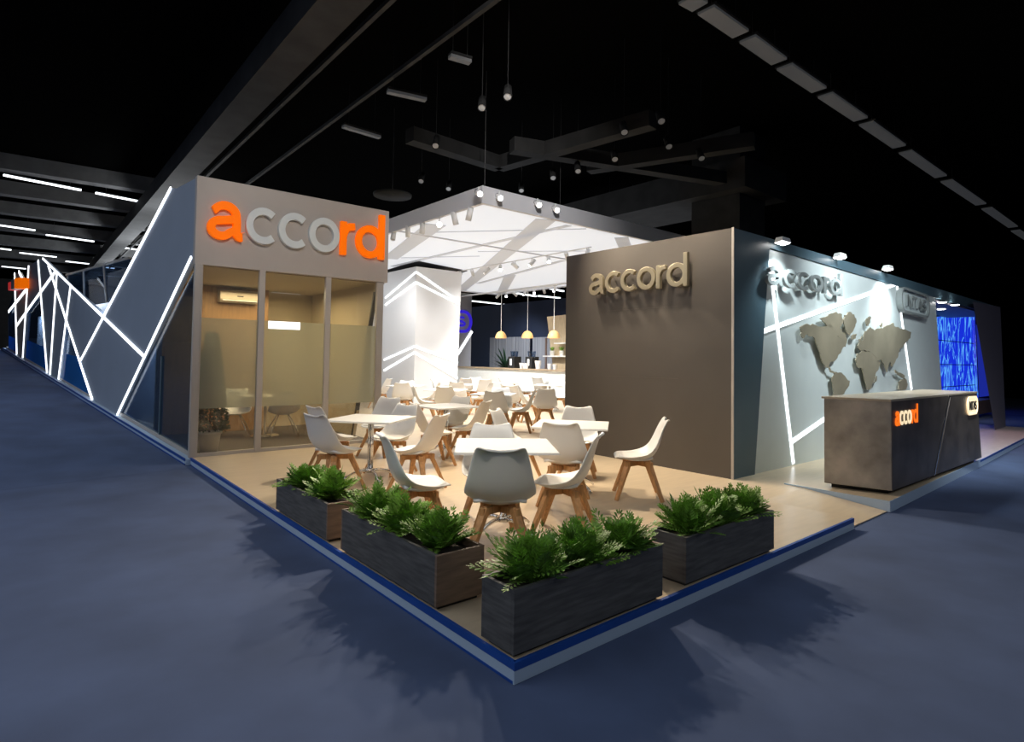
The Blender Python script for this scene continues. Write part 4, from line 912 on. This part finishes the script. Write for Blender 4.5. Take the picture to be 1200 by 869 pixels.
for k, (a, b, c, e) in enumerate(((60, -5, 105, 20), (115, 25, 230, 105), (240, 112, 345, 187), (350, 195, 465, 272), (472, 280, 590, 360), (595, 365, 705, 442), (712, 450, 830, 532), (835, 537, 950, 615), (957, 620, 1045, 682), (1045, 688, 1100, 724))):
    a, c = a+(c-a)*.05, c-(c-a)*.05; b, e = b+(e-b)*.05, e-(e-b)*.05
    t = hall_tube(780+a/2.555, b/2.555, 780+c/2.555, e/2.555, 6.7, 'dim ceiling panel in the diagonal line at the upper right, '+names9[k], 'tubeoff', .27, .04); t.name = 'ceiling_panel_light'; t['group'] = 'dim ceiling panels at the upper right'
# long duct on the left
def beam(name, p, q, w, h, m, lab, cat='beam', grp=None):
    bm = bmesh.new(); bar(bm, p, q, w, h); return tag(obj(name, bm, m), lab, cat, grp)
p = onz(400, 18, 6.2); beam('air_duct', (p.x-.15, p.y-4, 6.35), (p.x-.15, 44, 6.35), .55, .45, 'duct', 'long grey duct crossing the dark ceiling at the upper left', 'duct')
for k, yy in enumerate((20, 23.5, 27, 31, 35.5, 40.5, 46)):
    beam('ceiling_beam', (-50, yy+2, 6.95), (14, yy-1, 6.95), .45, .45, 'beamlit', 'dark ceiling beam over the left hall, %s from the front' % ('first', 'second', 'third', 'fourth', 'fifth', 'sixth', 'seventh')[k], 'beam', 'ceiling beams over the left hall')
for k, xx in enumerate((.9, 1.9, 3.0)):
    beam('ceiling_pipe', (xx, 4, 6.6), (xx, 40, 6.6), .07, .07, 'duct', 'thin ceiling pipe right of the duct, %s' % ('nearest the duct', 'middle one', 'farthest from the duct')[k], 'pipe', 'ceiling pipes')
for k, (x0, y0, x1, y1) in enumerate(((527, 66, 551, 73), (454, 107, 499, 117), (402, 148, 445, 161))):
    t = hall_tube(x0, y0, x1, y1, 6.3, 'unlit tube light in the dark ceiling left of centre, %s' % ('upper', 'middle', 'lower')[k], 'tubeoff', .12, .05); t['group'] = 'unlit tube lights in the dark ceiling'
# lighting truss frame hung in the dark above the stand, with its lamps
for k, (a, b_, c, e) in enumerate(((585, 192, 765, 140), (585, 192, 480, 158), (600, 170, 880, 215), (690, 195, 884, 165))):
    p, q = onz(a, b_, 5.9), onz(c, e, 5.9)
    beam('lighting_truss', p, q, .28, .28, 'beam', 'dark lighting truss high above the canopy, %s' % ('right diagonal', 'left diagonal', 'rear run', 'run beside the column')[k], 'truss', 'lighting trusses')
for k, (x, y, l) in enumerate(((565, 122, 'top'), (511, 167, 'upper left'), (494, 209, 'lower left beside the canopy'), (526, 218, 'left of the canopy corner'), (595, 109, 'topmost right'), (731, 151, 'right'), (677, 197, 'lower right'), (611, 220, 'just over the canopy front'), (774, 138, 'near the column'), (720, 183, 'right, tilted'), (648, 205, 'centre right'), (783, 168, 'below the column beam'), (821, 182, 'beside the column top'))):
    p = onz(x, y, 5.6); spotlight(p, p+Vector((-.5, -.6, -1)), 'dim truss lamp in the dark over the canopy, '+l, False, 'dim truss lamps', stem=1.53, s=1.5, body='fixdark')
p = onz(460, 230, 5.2); t = thing('disc_lamp', 'dim round disc hanging in the dark beside the tower top', 'lamp', p)
bm = bmesh.new(); lathe(bm, [(.001, 0), (.42, 0), (.43, .05), (.1, .10), (.001, .10)], 28); obj('disc', bm, 'beam', t, True)
bm = bmesh.new(); tube(bm, [(0, 0, .1), (0, 0, 7.2-p.z)], .01, 6); obj('rod', bm, 'darkmetal', t)
# hall column behind the dark wall
c_ = ona(842, 260, 11.0); bm = bmesh.new(); box(bm, 11.0, 12.2, c_.y-.55, c_.y+.75, .1, 7.2); struct(obj('wall_column', bm, 'beam'))
bm = bmesh.new(); box(bm, 10.6, 12.6, c_.y-.9, c_.y+9, 5.6, 6.3); struct(obj('trim_60', bm, 'beam'))
for k, (x0, y0, x1, y1) in enumerate(((708, 233, 747, 243), (755, 246, 801, 258))):
    t = hall_tube(x0, y0, x1, y1, 6.5, 'faint tube light behind the canopy, %s of the two left of the column' % ('left', 'right')[k], 'tubeoff', .2, .05); t['group'] = 'faint tube lights behind the canopy'
